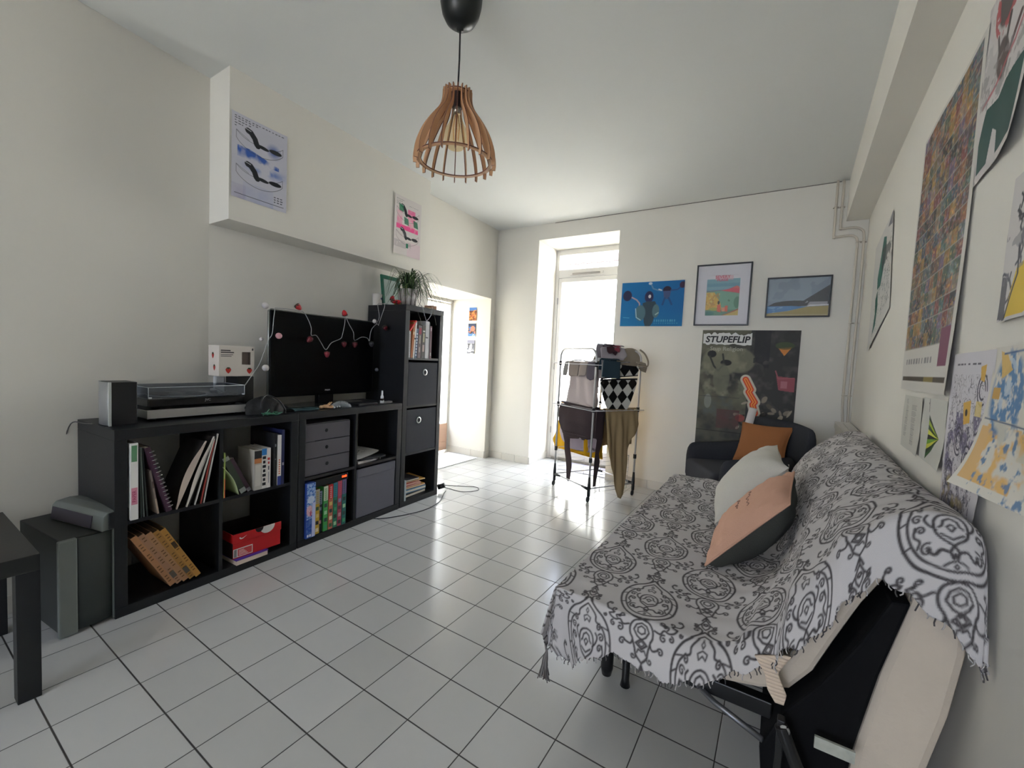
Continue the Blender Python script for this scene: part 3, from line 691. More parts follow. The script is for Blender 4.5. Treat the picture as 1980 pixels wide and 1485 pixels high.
# silver disc player with the turntable on it
MV = S1 @ F(.155, .145, T1)
t = thing('disc_player', 'slim silver disc player under the record player', 'disc player', MV)
MB(MV).box(0, .435, .004, .26, .012, .048).build('casing', mat('dark_silver', '77797a', .35, .6), t, bevel=.002)
MB(MV).box(-.001, .436, -.003, .004, .012, .05).build('front_panel', mat('mirror_silver', 'b4b3b1', .25, .4), t, bevel=.001)
for x in (.03, .39):
    for y in (.03, .22): MB(MV).lathe([(.015, 0), (.015, .0125)], (x, y, 0), 0, 14).build('foot', BP, t)
MB(MV).lathe([(0, -.006), (.010, -.006), (.011, -.003)], (.415, 0, .031), 0, 16, 'y').build('button', BP, t)
MB(MV).box(.19, .24, -.0036, -.003, .029, .033).build('marking', bmat('8f8b88'), t)
MT = S1 @ F(.163, .160, T1+.0495)
t = thing('record_player', 'black record player under a clear plastic lid', 'record player', MT)
MB(MT).box(0, .408, 0, .245, .012, .047).build('plinth', GBL, t, bevel=.004)
for x in (.04, .36):
    for y in (.04, .2): MB(MT).lathe([(.017, 0), (.017, .0125)], (x, y, 0), 0, 16).build('foot', BP, t)
MB(MT).lathe([(0, .047), (.118, .047), (.118, .053), (.116, .055), (0, .055)], (.16, .125, 0), 0, 48).build('platter', mat('platter_metal', 'a7aaa8', .3, .8), t)
MB(MT).lathe([(0, .0555), (.112, .0555), (.113, .0575), (0, .0575)], (.16, .125, 0), 0, 48).build('record', mat('vinyl', '0d0d0f', .25), t)
MB(MT).lathe([(0, .058), (.035, .058)], (.16, .125, 0), 0, 24).build('record_label', bmat('8c8478'), t)
m = MB(MT).lathe([(.016, .047), (.016, .068), (.010, .070), (0, .070)], (.355, .2, 0), 0, 18).tube([(.355, .215, .066), (.352, .15, .066), (.335, .07, .062), (.31, .045, .060)], .0035, n=8)
m.box(.295, .315, .032, .052, .057, .062); m.build('tonearm', mat('tonearm_silver', 'b5b5b5', .3, .7), t)
ACR = mat('clear_acrylic', 'd9dce0', .06, trans=.9, spec=.5)
m = MB(MT); x0, x1, y0, y1, z0, z1 = .002, .406, .002, .243, .050, .098; e = .003
m.box(x0, x1, y0, y1, z1-e, z1); m.box(x0, x1, y0, y0+e, z0, z1-e); m.box(x0, x1, y1-e, y1, z0, z1-e); m.box(x0, x0+e, y0+e, y1-e, z0, z1-e); m.box(x1-e, x1, y0+e, y1-e, z0, z1-e)
m.build('dust_cover', ACR, t)
m = MB(MT)
for a, b in (((x0, y0, z1), (x1, y0, z1)), ((x0, y0, z0), (x0, y0, z1)), ((x1, y0, z0), (x1, y0, z1)), ((x0, y0, z1), (x0, y1, z1)), ((x1, y0, z1), (x1, y1, z1))): m.tube([a, b], .0016, n=6)
for x in (x0, x1-.012): m.box(x, x+.012, y0-.002, y0+.002, z0-.001, z0+.006)
m.build('cover_edge', mat('acrylic_edge', 'c9cbd0', .3), t)
m = MB().text('JVC', .016, MT @ Matrix.Translation((.235, -.0008, .033)) @ Matrix.Rotation(PI/2, 4, 'X'), 0, .0003)
m2 = MB(); m2.v, m2.f, m2.k, m2.sm = m.v, m.f, m.k, m.sm; m2.v = [tuple(MT.inverted() @ Vector(p)) for p in m2.v]; m2.v = [tuple(MT @ Vector(p)) for p in m2.v]
m2.build('maker_mark', mat('pale_print', 'b5b5b5', .4), t)
# things behind, holding the strawberry box
MO = S1 @ F(.525, .30, T1)
t = thing('white_adapter', 'white rounded plastic block standing behind the record player', 'adapter', S1 @ F(.52, .345, T1))
MB(S1).box(.520, .572, .352, .378, T1, T1+.186).build('casing', mat('white_plastic', 'cfd0d0', .35), t, bevel=.008)
t = thing('media_box', 'matt black box standing at the wall under the strawberry carton', 'electronics', S1 @ F(.60, .27, T1))
MB(S1).box(.585, .672, .262, .378, T1, T1+.186).build('casing', BP, t, bevel=.003)
MX = S1 @ F(.498, .268, T1+.1875, 0)
t = thing('strawberry_carton', 'white carton printed with strawberries and a cut-out window, beside the television', 'box', MX)
CW = bmat('d8cfc4', .5); m = MB(MX); w_, d_, h_ = .178, .105, .158
m.box(0, w_, d_-.002, d_, 0, h_); m.box(0, .002, 0, d_-.002, 0, h_); m.box(w_-.002, w_, 0, d_-.002, 0, h_); m.box(0, w_, 0, d_, h_, h_+.0015); m.box(0, w_, 0, d_, -.0001, .0015)
m.box(.002, .112, 0, .002, .002, h_); m.box(.158, w_-.002, 0, .002, .002, h_); m.box(.112, .158, 0, .002, .002, .062); m.box(.112, .158, 0, .002, .130, h_)
m.build('carton', CW, t)
MB(MX).box(.113, .157, .02, .022, .062, .130).build('window_card', bmat('8f8178'), t)
STR = bmat('b3261c', .4); LEAF = bmat('2f3a20')
def flat_berry(m, M, x, z, s, side=False):
    P = [(0, -1), (.55, -.45), (.8, .15), (.55, .6), (0, .72), (-.55, .6), (-.8, .15), (-.55, -.45)]
    q = (lambda a, b, o: (-o, .055+a, b)) if side else (lambda a, b, o: (a, -o, b))
    if not side: m.add([q(x+a*s, z+b*s, .0006) for a, b in P], [tuple(range(8))], 0); m.add([q(x+a*s, z+b*s, .0009) for a, b in ((-.6, .5), (-.15, .45), (0, .2), (.2, .45), (.65, .5), (.3, .85), (-.3, .85))], [tuple(range(7))], 1)
    else: m.add([q(x+a*s*.8, z+b*s, .0006) for a, b in P][::-1], [tuple(range(8))], 0); m.add([q(x+a*s*.8, z+b*s, .0009) for a, b in ((-.6, .5), (0, .2), (.65, .5), (.3, .85), (-.3, .85))][::-1], [tuple(range(5))], 1)
m = MB(MX); flat_berry(m, MX, .045, .032, .018); flat_berry(m, MX, .152, .030, .018); flat_berry(m, MX, -.01, .045, .018, True); flat_berry(m, MX, .005, .108, .018, True)
m.build('strawberry_print', [STR, LEAF], t)
m = MB(MX)
for i, (x1_, z) in enumerate(((.055, .132), (.072, .122), (.068, .112), (.060, .104))): m.box(.008, x1_, -.0006, .0004, z, z+(.006 if i in (0, 1) else .003))
m.ball((.168, 0, .145), (.004, .0008, .007), 0, 8, 5); m.build('lettering', bmat('3f3a3a'), t)

# ---- television
MTV = S2 @ F(-.025, .235, T1+.0035)
t = thing('television', 'black flat screen television with a silver side bezel on a glass base', 'television', MTV)
W_, H_, z0 = .755, .495, .062
MB(MTV).box(0, W_, 0, .035, z0, z0+H_).build('bezel', mat('piano_black', '030304', .3, spec=.2), t, bevel=.006)
MB(MTV).box(.08, W_-.08, .035, .085, z0+.06, z0+H_-.06).build('back_cover', BP, t, bevel=.015)
MB(MTV).box(.026, W_-.026, -.0012, .0005, z0+.06, z0+H_-.026).build('screen', mat('screen_glass', '030303', .28, spec=.18), t)
m = MB(MTV); m.tube([(-.004, .012, z0+.01), (-.004, .012, z0+H_-.006), (.006, .012, z0+H_+.004), (W_-.006, .012, z0+H_+.004)], .0045, n=8)
m.build('silver_trim', mat('satin_silver', '9da09a', .3, .7), t)
m = MB().text('PHILIPS', .012, MTV @ Matrix.Translation((W_/2, -.001, z0+.030)) @ Matrix.Rotation(PI/2, 4, 'X'), 0, .0003, bold=.0004); m2 = MB(); m2.v, m2.f, m2.k, m2.sm = m.v, m.f, m.k, m.sm
m2.v = m.v; m2.build('maker_mark', mat('bright_mark', 'd6d6d6', .3), t)
MB(MTV).box(W_/2-.055, W_/2+.055, .01, .05, .006, z0+.01).build('neck', GBL, t, bevel=.004)
m = MB(MTV); m.prism([(W_/2+.27*cos(a), .005+.120*sin(a)) for a in np.linspace(0, 2*PI, 40)[:-1]], 0, .007)
m.build('glass_base', mat('smoked_glass', '3d423f', .08, spec=.8), t, bevel=.001)
MR0 = S2 @ F(.43, .045, T1+.0015, 3)
# black camera bag, ribbon, cloth, toy hand, plastic bag, remote, spray, stick
MBG = S1 @ F(.645, .115, T1)
t = thing('camera_bag', 'black soft bag slumped between the record player and the television', 'bag', MBG)
r_ = random.Random(3)
def lump(cx, cy, rx, ry, rz, sd):
    ph = [r_.uniform(0, 6) for _ in range(6)]
    def fn(u, v):
        a = 2*PI*u; b = PI*.5*v
        k = 1+.16*sin(3*a+ph[0])*sin(2*b+ph[3])+.10*sin(5*a+ph[1]+3*b)+.06*sin(9*a+ph[4]-5*b)
        return (cx+rx*cos(a)*cos(b)*k, cy+ry*sin(a)*cos(b)*k, rz*(sin(b)**.8)*(1+.08*sin(4*a+ph[2])))
    return fn
m = MB(MBG); m.grid(lump(0, 0, .085, .06, .085, 1), 28, 10); m.grid(lump(.045, -.012, .05, .05, .062, 2), 24, 8); m.build('bag_body', mat('black_nylon', '121214', .75, bump=.4, bscale=60), t)
MB(MBG).tube(smooth_path([(-.05, -.055, .03), (-.04, -.05, .08), (0, -.03, .098), (.05, -.045, .07), (.085, -.05, .02), (.07, -.075, .004)]), .004, n=6).build('strap', BP, t)
MB(MBG).tube([(.062, -.056, .02), (.066, -.053, .042)], .0012, n=5).build('zip_pull', bmat('7d8a98'), t)
t = thing('ribbon', 'tangle of pale green ribbon at the front edge of the shelf unit', 'ribbon', S1 @ F(.62, .03, T1))
m = MB(S1)
for q in range(4):
    P = [(.585+.02*k+.006*q, .02+.022*sin(k*1.3+q*1.7)+.004*q, T1+.004+.009*abs(sin(k*2.1+q))) for k in range(5)]; m.tube(smooth_path(P), .0022, n=5)
m.tube([(.60, .03, T1+.004), (.625, .035, T1+.03)], .0025, n=5); m.build('ribbon_loop', bmat('3f7a60'), t)
t = thing('cloth', 'dark teal cleaning cloth crumpled on the shelf in front of the television', 'cloth', S2 @ F(.07, .06, T1+.0015))
MB(S2).grid(lambda u, v: (.0+.15*u+.01*sin(5*v), .045+.075*v+.01*sin(6*u), T1+.004+.012*abs(sin(5*u+2*v))*(1-abs(2*v-1)**2)+.001), 22, 12).build('cloth', mat('teal_cloth', '2b474a', .9), t, solid=.0015)
MH = S2 @ F(.185, .068, T1+.0022, 8)
t = thing('wooden_hand', 'small pale wooden artist hand lying on the shelf in front of the television', 'ornament', MH)
WD = mat('pale_wood', 'd7ae84', .5, col2='c79a6c', vscale=20)
MB(MH).ball((.03, .0, .012), (.026, .017, .012)).build('palm', WD, t)
for i, (y, z, a) in enumerate(((-.012, .008, -8), (-.004, .012, 2), (.004, .014, 10), (.012, .012, 18))):
    q = math.radians(a); P = [(.05, y, z), (.072, y+.02*sin(q), z+(.002 if i < 2 else .008)), (.092, y+.04*sin(q), z+(-.002 if i < 2 else .018))]
    MB(MH).tube(P, [.0052, .005, .004], n=7).build('finger', WD, t)
MB(MH).tube([(.03, -.013, .01), (.05, -.026, .006), (.066, -.03, .006)], [.006, .005, .004], n=7).build('thumb', WD, t)
MB(MH).lathe([(.0, 0), (.011, 0), (.011, .012), (0, .012)], (-.006, 0, .011), 0, 14, 'x').build('wrist', WD, t)
t = thing('plastic_bag', 'crumpled clear plastic bag lying right of the wooden hand', 'bag', S2 @ F(.30, .06, T1+.0015))
r_ = random.Random(8)
MB(S2 @ F(.325, .075, T1+.0025)).grid(lump(0, 0, .065, .04, .035, 1), 40, 10).build('bag_body', mat('crumpled_film', 'aeb4b6', .2, trans=.45, bump=1., bscale=60), t)
MB(S2).grid(lambda u, v: (.25+.05*u, .03+.03*v, T1+.004+.012*abs(sin(9*u)*cos(7*v))), 14, 8).build('twisted_end', mat('crumpled_white_film', 'b5b8ba', .35), t, solid=.001)
t = thing('remote_tray', 'flat black set top box lying right of the television base', 'electronics', S2 @ F(.52, .06, T1+.0015))
MB(S2).box(.445, .60, .045, .15, T1+.002, T1+.017).build('casing', mat('dull_black', '1c1c1f', .5), t, bevel=.003)
MB(S2).box(.575, .598, .042, .046, T1+.006, T1+.009).build('red_mark', bmat('5a2420'), t)
MN = S2 @ F(.645, .052, T1+.0015)
t = thing('nasal_spray', 'small brown bottle with a white spray nozzle at the right end of the middle unit', 'bottle', MN)
MB(MN).lathe([(.0, 0), (.0125, 0), (.013, .002), (.013, .030), (.009, .036), (.009, .038)], k=0, n=20).build('bottle', mat('amber_plastic', '1d1512', .2), t)
MB(MN).lathe([(.0133, .005), (.0133, .024)], k=0, n=20).build('label', bmat('d5d2cf'), t)
MB(MN).lathe([(.0105, .038), (.0105, .052), (.0065, .060), (.0055, .085), (.0045, .092), (0, .092)], k=0, n=16).build('nozzle', bmat('e9eaec', .35), t)
t = thing('carton_stick', 'flat white tablet packet lying beside the spray bottle', 'packet', S2 @ F(.68, .05, T1+.0015, 6))
MB(S2 @ F(.675, .062, T1+.002, 4)).box(0, .085, 0, .03, 0, .012).build('packet', bmat('dcdcda'), t, bevel=.001)
# ================================================================== prints on the walls
def on_back(x0, x1, z0, z1, off=.004, curl=0.):
    return lambda u, v: (x0+(x1-x0)*u, 3.0-off-curl*((2*u-1)**4)*(.4+.6*(1-v))-.0015*np.sin(7*u+4*v)**2, z0+(z1-z0)*v)
def wxr(y): return 2.035+.03*y
def on_right(y0, y1, z0, z1, off=.004, curl=0., cc='b', sk=0.):
    # u from far (y0) to near (y1); curls lift the bottom corners
    def f(u, v):
        y = y0+(y1-y0)*u; lift = curl*((1-v)**3)*(u**2 if cc == 'n' else (1-u)**2 if cc == 'f' else 1.)+.002*np.sin(5*u+3*v)**2
        return (wxr(y)-off-lift, y, z0+(z1-z0)*v+sk*u)
    return f
def bulk(y0, y1, z0, z1, sk=0., off=.004, curl=.004):
    def f(u, v):
        y = y0+(y1-y0)*u; return (-.748-.038*(y-.18)+off+curl*((2*u-1)**4), y+0*v, z0+(z1-z0)*v+sk*u)
    return f
DKI = '26282c'
# two boat posters on the bulkhead: long necked dark shape lying in a boat, drawn twice
def boats(cv, c_out='4a4d55'):
    for yb in (.69, .29):
        n = 24
        lo = [(.08+.84*t, yb+.02-.12*(1-(2*t-1)**2)**.8+.05*(1-t)*0) for t in np.linspace(0, 1, n)]
        up_ = [(.08+.84*t, yb+.06-.035*(1-(2*t-1)**2)-.06*0+.05*(abs(2*t-1)**4)) for t in np.linspace(0, 1, n)]
        cv.line(lo, .008, c_out); cv.line(up_, .007, c_out); cv.line([(.08, yb+.02), (.08, yb+.11)], .007, c_out); cv.line([(.92, yb+.02), (.92, yb+.11)], .007, c_out)
        cv.line([(.08, yb+.11), (.30, yb+.045)], .006, c_out)
        cv.line([(.28, yb+.155), (.33, yb+.145), (.40, yb+.09), (.43, yb+.035), (.45, yb+.02)], .10, DKI)
        cv.ell(.28, yb+.158, .055, .028, DKI); cv.ell(.55, yb+.025, .11, .022, DKI, ang=-.1); cv.ell(.78, yb+.032, .12, .028, DKI)
        cv.rect(.62, yb-.005, .70, yb+.015, 'ffffff', 0)
        cv.line([(.24, yb+.172), (.33, yb+.160)], .012, 'c9c9cf')
    return cv
cv = Cv(.29, .425, 700, 'c9c8d2'); n = cv.noise(7, 5)
cv.put(np.clip((n-.35)*3, 0, 1)*(cv.Y > .5)*(cv.Y < .63)*(cv.X > .1)*(cv.X < .85)*(cv.Y-.57 < -(cv.X-.5)*.16+.03), '1f56b0', .95)
cv.put(np.clip((n-.3)*3, 0, 1)*np.exp(-((cv.X-.62)/.32)**2-((cv.Y-.43)/.05)**2), '2a62b8', .95)
cv.put(np.clip(1.2-np.hypot((cv.X-.75)/.13, (cv.Y-.72)/.09), 0, 1), '1c4fa4', .9); cv.put(np.clip(n, 0, 1)*(cv.Y < .22)*(cv.X > .2)*(cv.X < .75), '8f9cc8', .6); cv.put(n*(cv.Y < .17)*(cv.X < .25), 'a9a2bd', .8)
boats(cv)
for k in range(4): cv.words(.05+.0*k, .93-.03*k, 7-2*k, '55565f', .06, .010, k)
cv.words(.05, .955, 15, '55565f', .06, .008, 9); cv.words(.76, .12, 3, '5a5b66', .06, .012, 11); cv.words(.76, .15, 3, '5a5b66', .06, .012, 12); cv.words(.76, .09, 3, '5a5b66', .06, .012, 13); cv.rect(.05, .052, .95, .058, '3c3d45')
tag(cv.mesh('poster', bulk(.187, .478, 1.868, 2.290, -.0), PAPER), 'blue inked poster of two boats taped to the left bulkhead', 'poster', 'twin boat prints on the bulkhead')
cv = Cv(.29, .425, 700, 'd8d0cc'); n = cv.noise(8, 15)
cv.put((cv.X > .08)*(cv.X < .9)*(cv.Y > .44)*(cv.Y < .52)*np.clip((n-.1)*4, 0, 1), 'f0468f', .95); cv.put((cv.X > .1)*(cv.X < .3)*(cv.Y > .5)*(cv.Y < .76)*n, 'ee6aa2', .9)
cv.put((cv.X > .5)*(cv.X < .78)*(cv.Y > .5)*(cv.Y < .82)*np.clip(n*1.5, 0, 1), 'f05a9a', .85); cv.put((cv.Y < .25)*(cv.X > .5)*.7, 'e2bccb', .6); cv.put((cv.Y < .24)*(cv.Y > .12)*(cv.X < .65)*(n > .4)*.7, 'b7aeae')
boats(cv, '8a6a74')
for x, y in ((.25, .80), (.45, .60), (.80, .60)): cv.poly([(x-.09, y+.07), (x+.07, y+.05), (x+.10, y-.06), (x-.07, y-.05)], '1f7a58', .9)
cv.rect(.46, .14, .54, .22, '1f7a58')
for k in range(4): cv.words(.07, .93-.028*k, 5-k, '8a878a', .06, .010, k+20)
cv.words(.55, .88, 6, '9a979a', .06, .01, 30)
tag(cv.mesh('poster', bulk(1.296, 1.575, 1.850, 2.275), PAPER), 'pink and green inked poster of two boats at the far end of the bulkhead', 'poster', 'twin boat prints on the bulkhead')

# --- back wall
cv = Cv(.545, .395, 520, '136fa8'); n = cv.noise(5, 2)
cv.put(np.clip(cv.X*.8+.2*n, 0, 1), '0f5c9a', .7); cv.put(np.clip(.35-cv.Y, 0, 1)*2*n, '1f86a8', .8)
def swimmer(P, w, c): cv.line(P, w, c)
cv.ell(.10, .70, .075, .12, '2b2a4c'); cv.line([(.18, .66), (.26, .60), (.31, .52), (.31, .36)], .022, 'b49aa0'); cv.ell(.46, .66, .07, .13, '2a2c52'); cv.ell(.47, .67, .022, .04, 'd8d0d4')
cv.poly([(.36, .52), (.44, .56), (.56, .56), (.60, .44), (.54, .08), (.50, .0), (.42, .0), (.40, .08)], '32454f'); cv.ell(.33, .30, .085, .18, '4f6f78'); cv.ell(.58, .34, .055, .15, '55737a'); cv.line([(.25, .40), (.27, .2), (.34, .14)], .015, '9fc0cc'); cv.line([(.62, .3), (.58, .26)], .02, '9ab8ae')
cv.ell(.74, .80, .065, .085, '2d2038'); cv.line([(.47, .97), (.52, .84), (.60, .80), (.66, .79)], .022, '5f86a8'); cv.ell(.47, .96, .03, .03, 'bccbd6'); cv.line([(.80, .79), (.90, .80), (.97, .90)], .022, '27507f'); cv.ell(.97, .90, .045, .07, '3a2340')
cv.poly([(.68, .78), (.80, .78), (.78, .60), (.70, .60)], '45547c'); cv.line([(.71, .62), (.68, .48)], .03, '1f4f80'); cv.line([(.77, .62), (.82, .48)], .03, '1f4f80'); cv.line([(.61, .82), (.65, .80)], .02, 'c9d2d8')
cv.words(.56, .10, 10, '5fb0c8', .035, .05, 3, .6); cv.words(.56, .05, 11, '3f98b8', .035, .03, 4, .6); cv.line([(.05, .2), (.15, .19)], .01, '4fa0c4')
tag(cv.mesh('poster', on_back(.381, .927, 1.461, 1.856), PAPER), 'bright blue underwater poster of three swimmers, beside the glazed door', 'poster')
def framed(x0, x1, z0, z1, label, cv, bar=.011, passe=None):
    t = thing('framed_picture', label, 'framed picture', ((x0+x1)/2, 3.0, (z0+z1)/2))
    FR = mat('black_frame', '101012', .4); m = MB(); y0, y1 = 2.978, 2.9995
    m.box(x0, x1, y0, y1, z1-bar, z1); m.box(x0, x1, y0, y1, z0, z0+bar); m.box(x0, x0+bar, y0, y1, z0+bar, z1-bar); m.box(x1-bar, x1, y0, y1, z0+bar, z1-bar)
    m.build('frame', FR, t, bevel=.0008)
    a, b, c, d = passe if passe else (x0+bar, x1-bar, z0+bar, z1-bar)
    cv.mesh('print', lambda u, v: (a+(b-a)*u, 2.992+0*u, c+(d-c)*v), PRINT, t)
    if passe:
        m = MB(); X0, X1, Z0_, Z1_ = x0+bar, x1-bar, z0+bar, z1-bar
        m.box(X0, X1, 2.989, 2.991, d, Z1_); m.box(X0, X1, 2.989, 2.991, Z0_, c); m.box(X0, a, 2.989, 2.991, c, d); m.box(b, X1, 2.989, 2.991, c, d)
        m.build('mount', bmat('d4d2d8'), t)
    MB().box(x0+bar, x1-bar, 2.984, 2.985, z0+bar, z1-bar).build('glazing', mat('picture_glass', 'ffffff', .04, trans=.95, spec=.4), t)
    return t
cv = Cv(.25, .325, 760, 'd4d2d8'); cv.rect(0, 0, 1, .91, '8fb9bf'); n = cv.noise(6, 4)
cv.put((cv.Y < .91)*(cv.Y > .60)*1., '74a3b0'); cv.put((cv.Y < .80)*(cv.Y > .72)*1., '5f93a6', .8); cv.put((cv.Y < .72)*(cv.Y > .66)*1., '7fa9b8', .8)
cv.rect(0, 0, 1, .62, '74a48c'); cv.poly([(0, .62), (.5, .635), (.62, .62), (.0, .60)], '7a6d7a'); cv.poly([(.45, .62), (.7, .66), (.88, .72), (.97, .70), (1, .64), (1, .54), (.8, .57)], 'c8485a'); cv.poly([(.8, .67), (.9, .73), (.97, .71), (1, .66)], 'cf6a62')
cv.poly([(0, .58), (.25, .58), (.35, .45), (.45, .32), (.5, .15), (0, .12)], 'd6ad4e'); cv.put((cv.X < .42)*(cv.Y < .56)*(cv.Y > .15)*(cv.noise(14, 8) > .58)*1., 'b7904a', .8); cv.put((cv.X < .42)*(cv.Y < .56)*(cv.Y > .15)*(cv.noise(11, 18) > .62)*1., 'd8d080', .8)
cv.put((cv.Y < .14)*1., '5f8f78'); cv.ell(.12, .05, .16, .05, '3a7a72'); cv.ell(.30, .16, .2, .04, 'a9a84e'); cv.poly([(.0, .0), (.5, .0), (.75, .08), (1, .17), (1, .13), (.8, .02), (.6, -.0)], 'a4593a'); cv.poly([(.55, 0), (.9, .1), (1, .14), (1, 0)], 'c9b060')
cv.ell(.40, .32, .035, .045, '2c2f24'); cv.poly([(.36, .27), (.46, .27), (.48, .08), (.36, .10)], 'd8654a'); cv.poly([(.60, .24), (.68, .24), (.68, .09), (.60, .10)], 'd8654a'); cv.put((cv.X > .5)*(cv.X < .6)*(cv.Y > .1)*(cv.Y < .2)*(n > .45), 'e0a080')
cv.ell(.95, .32, .10, .14, '4a7f68'); cv.ell(.70, .37, .03, .03, '4c7a66', ang=.6); cv.rect(.25, .88, .79, .99, 'd9a4b0', .6)
t = framed(1.021, 1.429, 1.465, 1.968, 'tall black framed beach illustration with a wide white mount, on the back wall', cv, passe=(1.104, 1.349, 1.548, 1.876))
m = MB()
for s_, zz_, sz in (('SEVERY', 1.861, .034), ('PLAGE', 1.836, .028)):
    m.text(s_, sz, Matrix.Translation((1.220, 2.9905, zz_)) @ Matrix.Rotation(PI/2, 4, 'X'), 0, .0002, bold=.0006)
m.build('title', bmat('c4485e'), t)
cv = Cv(.39, .285, 560, '8d9fad'); n = cv.noise(5, 6); cv.put(cv.Y*.9, '75808c', .7); cv.put((n > .5)*(cv.Y > .4)*.4, '9fadb8')
cv.poly([(0, .26), (.12, .36), (.28, .40), (.45, .41), (.6, .40), (.72, .52), (.86, .66), (1, .80), (1, .30), (.6, .26), (.3, .24)], '33373a'); cv.poly([(0, .07), (0, .27), (.4, .27), (.65, .24), (.35, .14)], '4a82b8'); cv.put((cv.Y < .24)*(cv.Y > .08)*(cv.X < .4)*(cv.noise(16, 3) > .55)*.5, '9cc4dc')
cv.poly([(0, 0), (0, .07), (.35, .13), (.66, .24), (1, .26), (1, 0)], 'a8985c'); cv.poly([(.66, .27), (.70, .37), (.98, .37), (.98, .27)], '9c9ca2'); cv.poly([(.66, .25), (1, .27), (1, .30), (.7, .29)], 'd8d8da'); cv.poly([(.62, .33), (.68, .36), (.66, .40)], '8f9496'); cv.line([(.02, .04), (.98, .03)], .008, 'c9c2a8')
framed(1.538, 1.947, 1.527, 1.832, 'wide black framed photograph of a bay with a dark headland, nearest the pipes', cv, bar=.010)
# big dark album poster
cv = Cv(.69, .985, 330, '3a3937'); n = cv.noise(4, 21, 4); n2 = cv.noise(11, 22, 3)
cv.put(np.clip((n-.35)*2.2, 0, 1)*(cv.X < .52), '77755f', .9); cv.put(np.clip((n2-.5)*3, 0, 1)*(cv.X < .5)*(cv.Y > .45)*(cv.Y < .85), '93917a', .8)
cv.ell(.22, .74, .20, .12, '8d8b72', .6); cv.ell(.42, .75, .16, .10, '85836c', .6)
cv.ell(.12, .80, .05, .03, '2c2c2a'); cv.ell(.28, .73, .06, .025, '2e2e2b'); cv.line([(.10, .78), (.15, .70), (.2, .66), (.26, .72), (.24, .80)], .02, '3a3a35'); cv.ell(.24, .60, .09, .12, '70705e', .8)
cv.put((cv.Y < .45)*(cv.Y > .27)*(cv.X < .5)*np.clip((n2-.45)*3, 0, 1), '5a605a', .9); cv.ell(.11, .40, .04, .06, '8d918a', .7)
cv.put((cv.X > .52)*(cv.Y > .35)*np.clip((n2-.5)*2.5, 0, 1), '5d5654', .9); cv.put((cv.X > .56)*(cv.X < .72)*(cv.Y > .7)*(n > .4), '2a2a2c', .8)
cv.poly([(.80, .86), (.93, .87), (.86, .80)], 'd88a45'); cv.ell(.86, .88, .09, .03, '4d5a3a', .8)
cv.poly([(.80, .64), (.98, .63), (.98, .52), (.83, .53)], '97525a'); cv.rect(.85, .545, .91, .60, 'b0707a'); cv.line([(.79, .68), (.82, .62), (.97, .63)], .012, 'a85f66')
bolt = [(.50, .60), (.56, .52), (.54, .50), (.61, .42), (.59, .40), (.62, .33), (.60, .31), (.63, .26)]
cv.line(bolt, .11, 'cfc6b4', .9); cv.line(bolt, .065, 'd8452a'); cv.line(bolt, .034, 'f0a24a'); cv.line(bolt, .012, 'd8452a')
r_ = random.Random(5)
for k in range(46):
    x = r_.uniform(.42, .97); y = r_.uniform(.16, .47); a = r_.uniform(0, 3.1)
    if .55 < x < .68 and y > .28: continue
    cv.ell(x, y, r_.uniform(.02, .05), r_.uniform(.008, .018), r_.choice(['a59a86', '6f6a58', '8a8070', '2a2826', '5a574a']), .9, ang=a)
cv.ell(.62, .24, .10, .035, 'a39a84'); cv.ell(.47, .28, .05, .03, 'a04a44', .8); cv.put((cv.X > .22)*(cv.X < .46)*(cv.Y > .18)*(cv.Y < .34)*np.clip((n-.3)*3, 0, 1), '5c3238', .8)
cv.put((cv.Y < .145)*np.clip((n2-.4)*2.5, 0, 1), '55564c', .9); cv.rect(0, .150, .8, .156, '1f1f1d', .8); cv.rect(0, .44, .45, .445, '4a4a44', .6)
t = tag(cv.mesh('poster', on_back(1.098, 1.785, .445, 1.428, .004), PAPER), 'large dark music poster with a jagged orange bolt behind the armchair', 'poster')
MW = lambda x, z, o: Matrix.Translation((x, 3.0-.0062-o, z)) @ Matrix.Rotation(PI/2, 4, 'X')
m = MB(); pts = []
r_ = random.Random(2)
for i in range(25): pts.append((-.178+.356*i/24, -.040+r_.uniform(-.008, .006)))
for i in range(25): pts.append((.178-.356*i/24, .040+r_.uniform(-.008, .018)))
m.add([tuple(MW(1.285, 1.352, .0006) @ Vector((x, y, 0))) for x, y in pts], [tuple(range(50))], 0)
m.text('STUPEFLIP', .072, MW(1.285, 1.350, .0012), 1, .0003, shear=.15, bold=.0022)
m.text('Stup Religion', .046, MW(1.285, 1.275, .0006), 2, .0003, bold=.0006)
m.build('lettering', [bmat('dcdbd6'), bmat('1a1a1a'), bmat('a7a594')], t)

# --- right wall
cv = Cv(.30, .42, 420, 'cfccc6'); cv.poly([(.95, 1), (1, 1), (1, .86), (.75, .93)], '77777c'); n = cv.noise(9, 31)
cv.poly([(.55, .92), (.70, .86), (.72, .70), (.50, .45), (.32, .48), (.30, .60), (.42, .75)], '2d6a5c'); cv.put((n > .58)*(cv.Y > .5)*(cv.X > .5)*(cv.Y < .8)*1., '3b3f40', .8); cv.poly([(.22, .08), (.36, .12), (.42, .30), (.36, .46), (.26, .40), (.30, .26)], '2d6a5c'); m_ = cv.noise(14, 44); cv.put((cv.X > .55)*(cv.X < .95)*(cv.Y > .12)*(cv.Y < .75)*np.clip((np.abs(m_-.5)-.02)*-30+.5, 0, 1), '35504a', .9); cv.put((cv.X > .2)*(cv.X < .5)*(cv.Y < .46)*(cv.Y > .06)*np.clip((np.abs(m_-.5)-.015)*-30+.5, 0, 1), '1f4a40', .9)
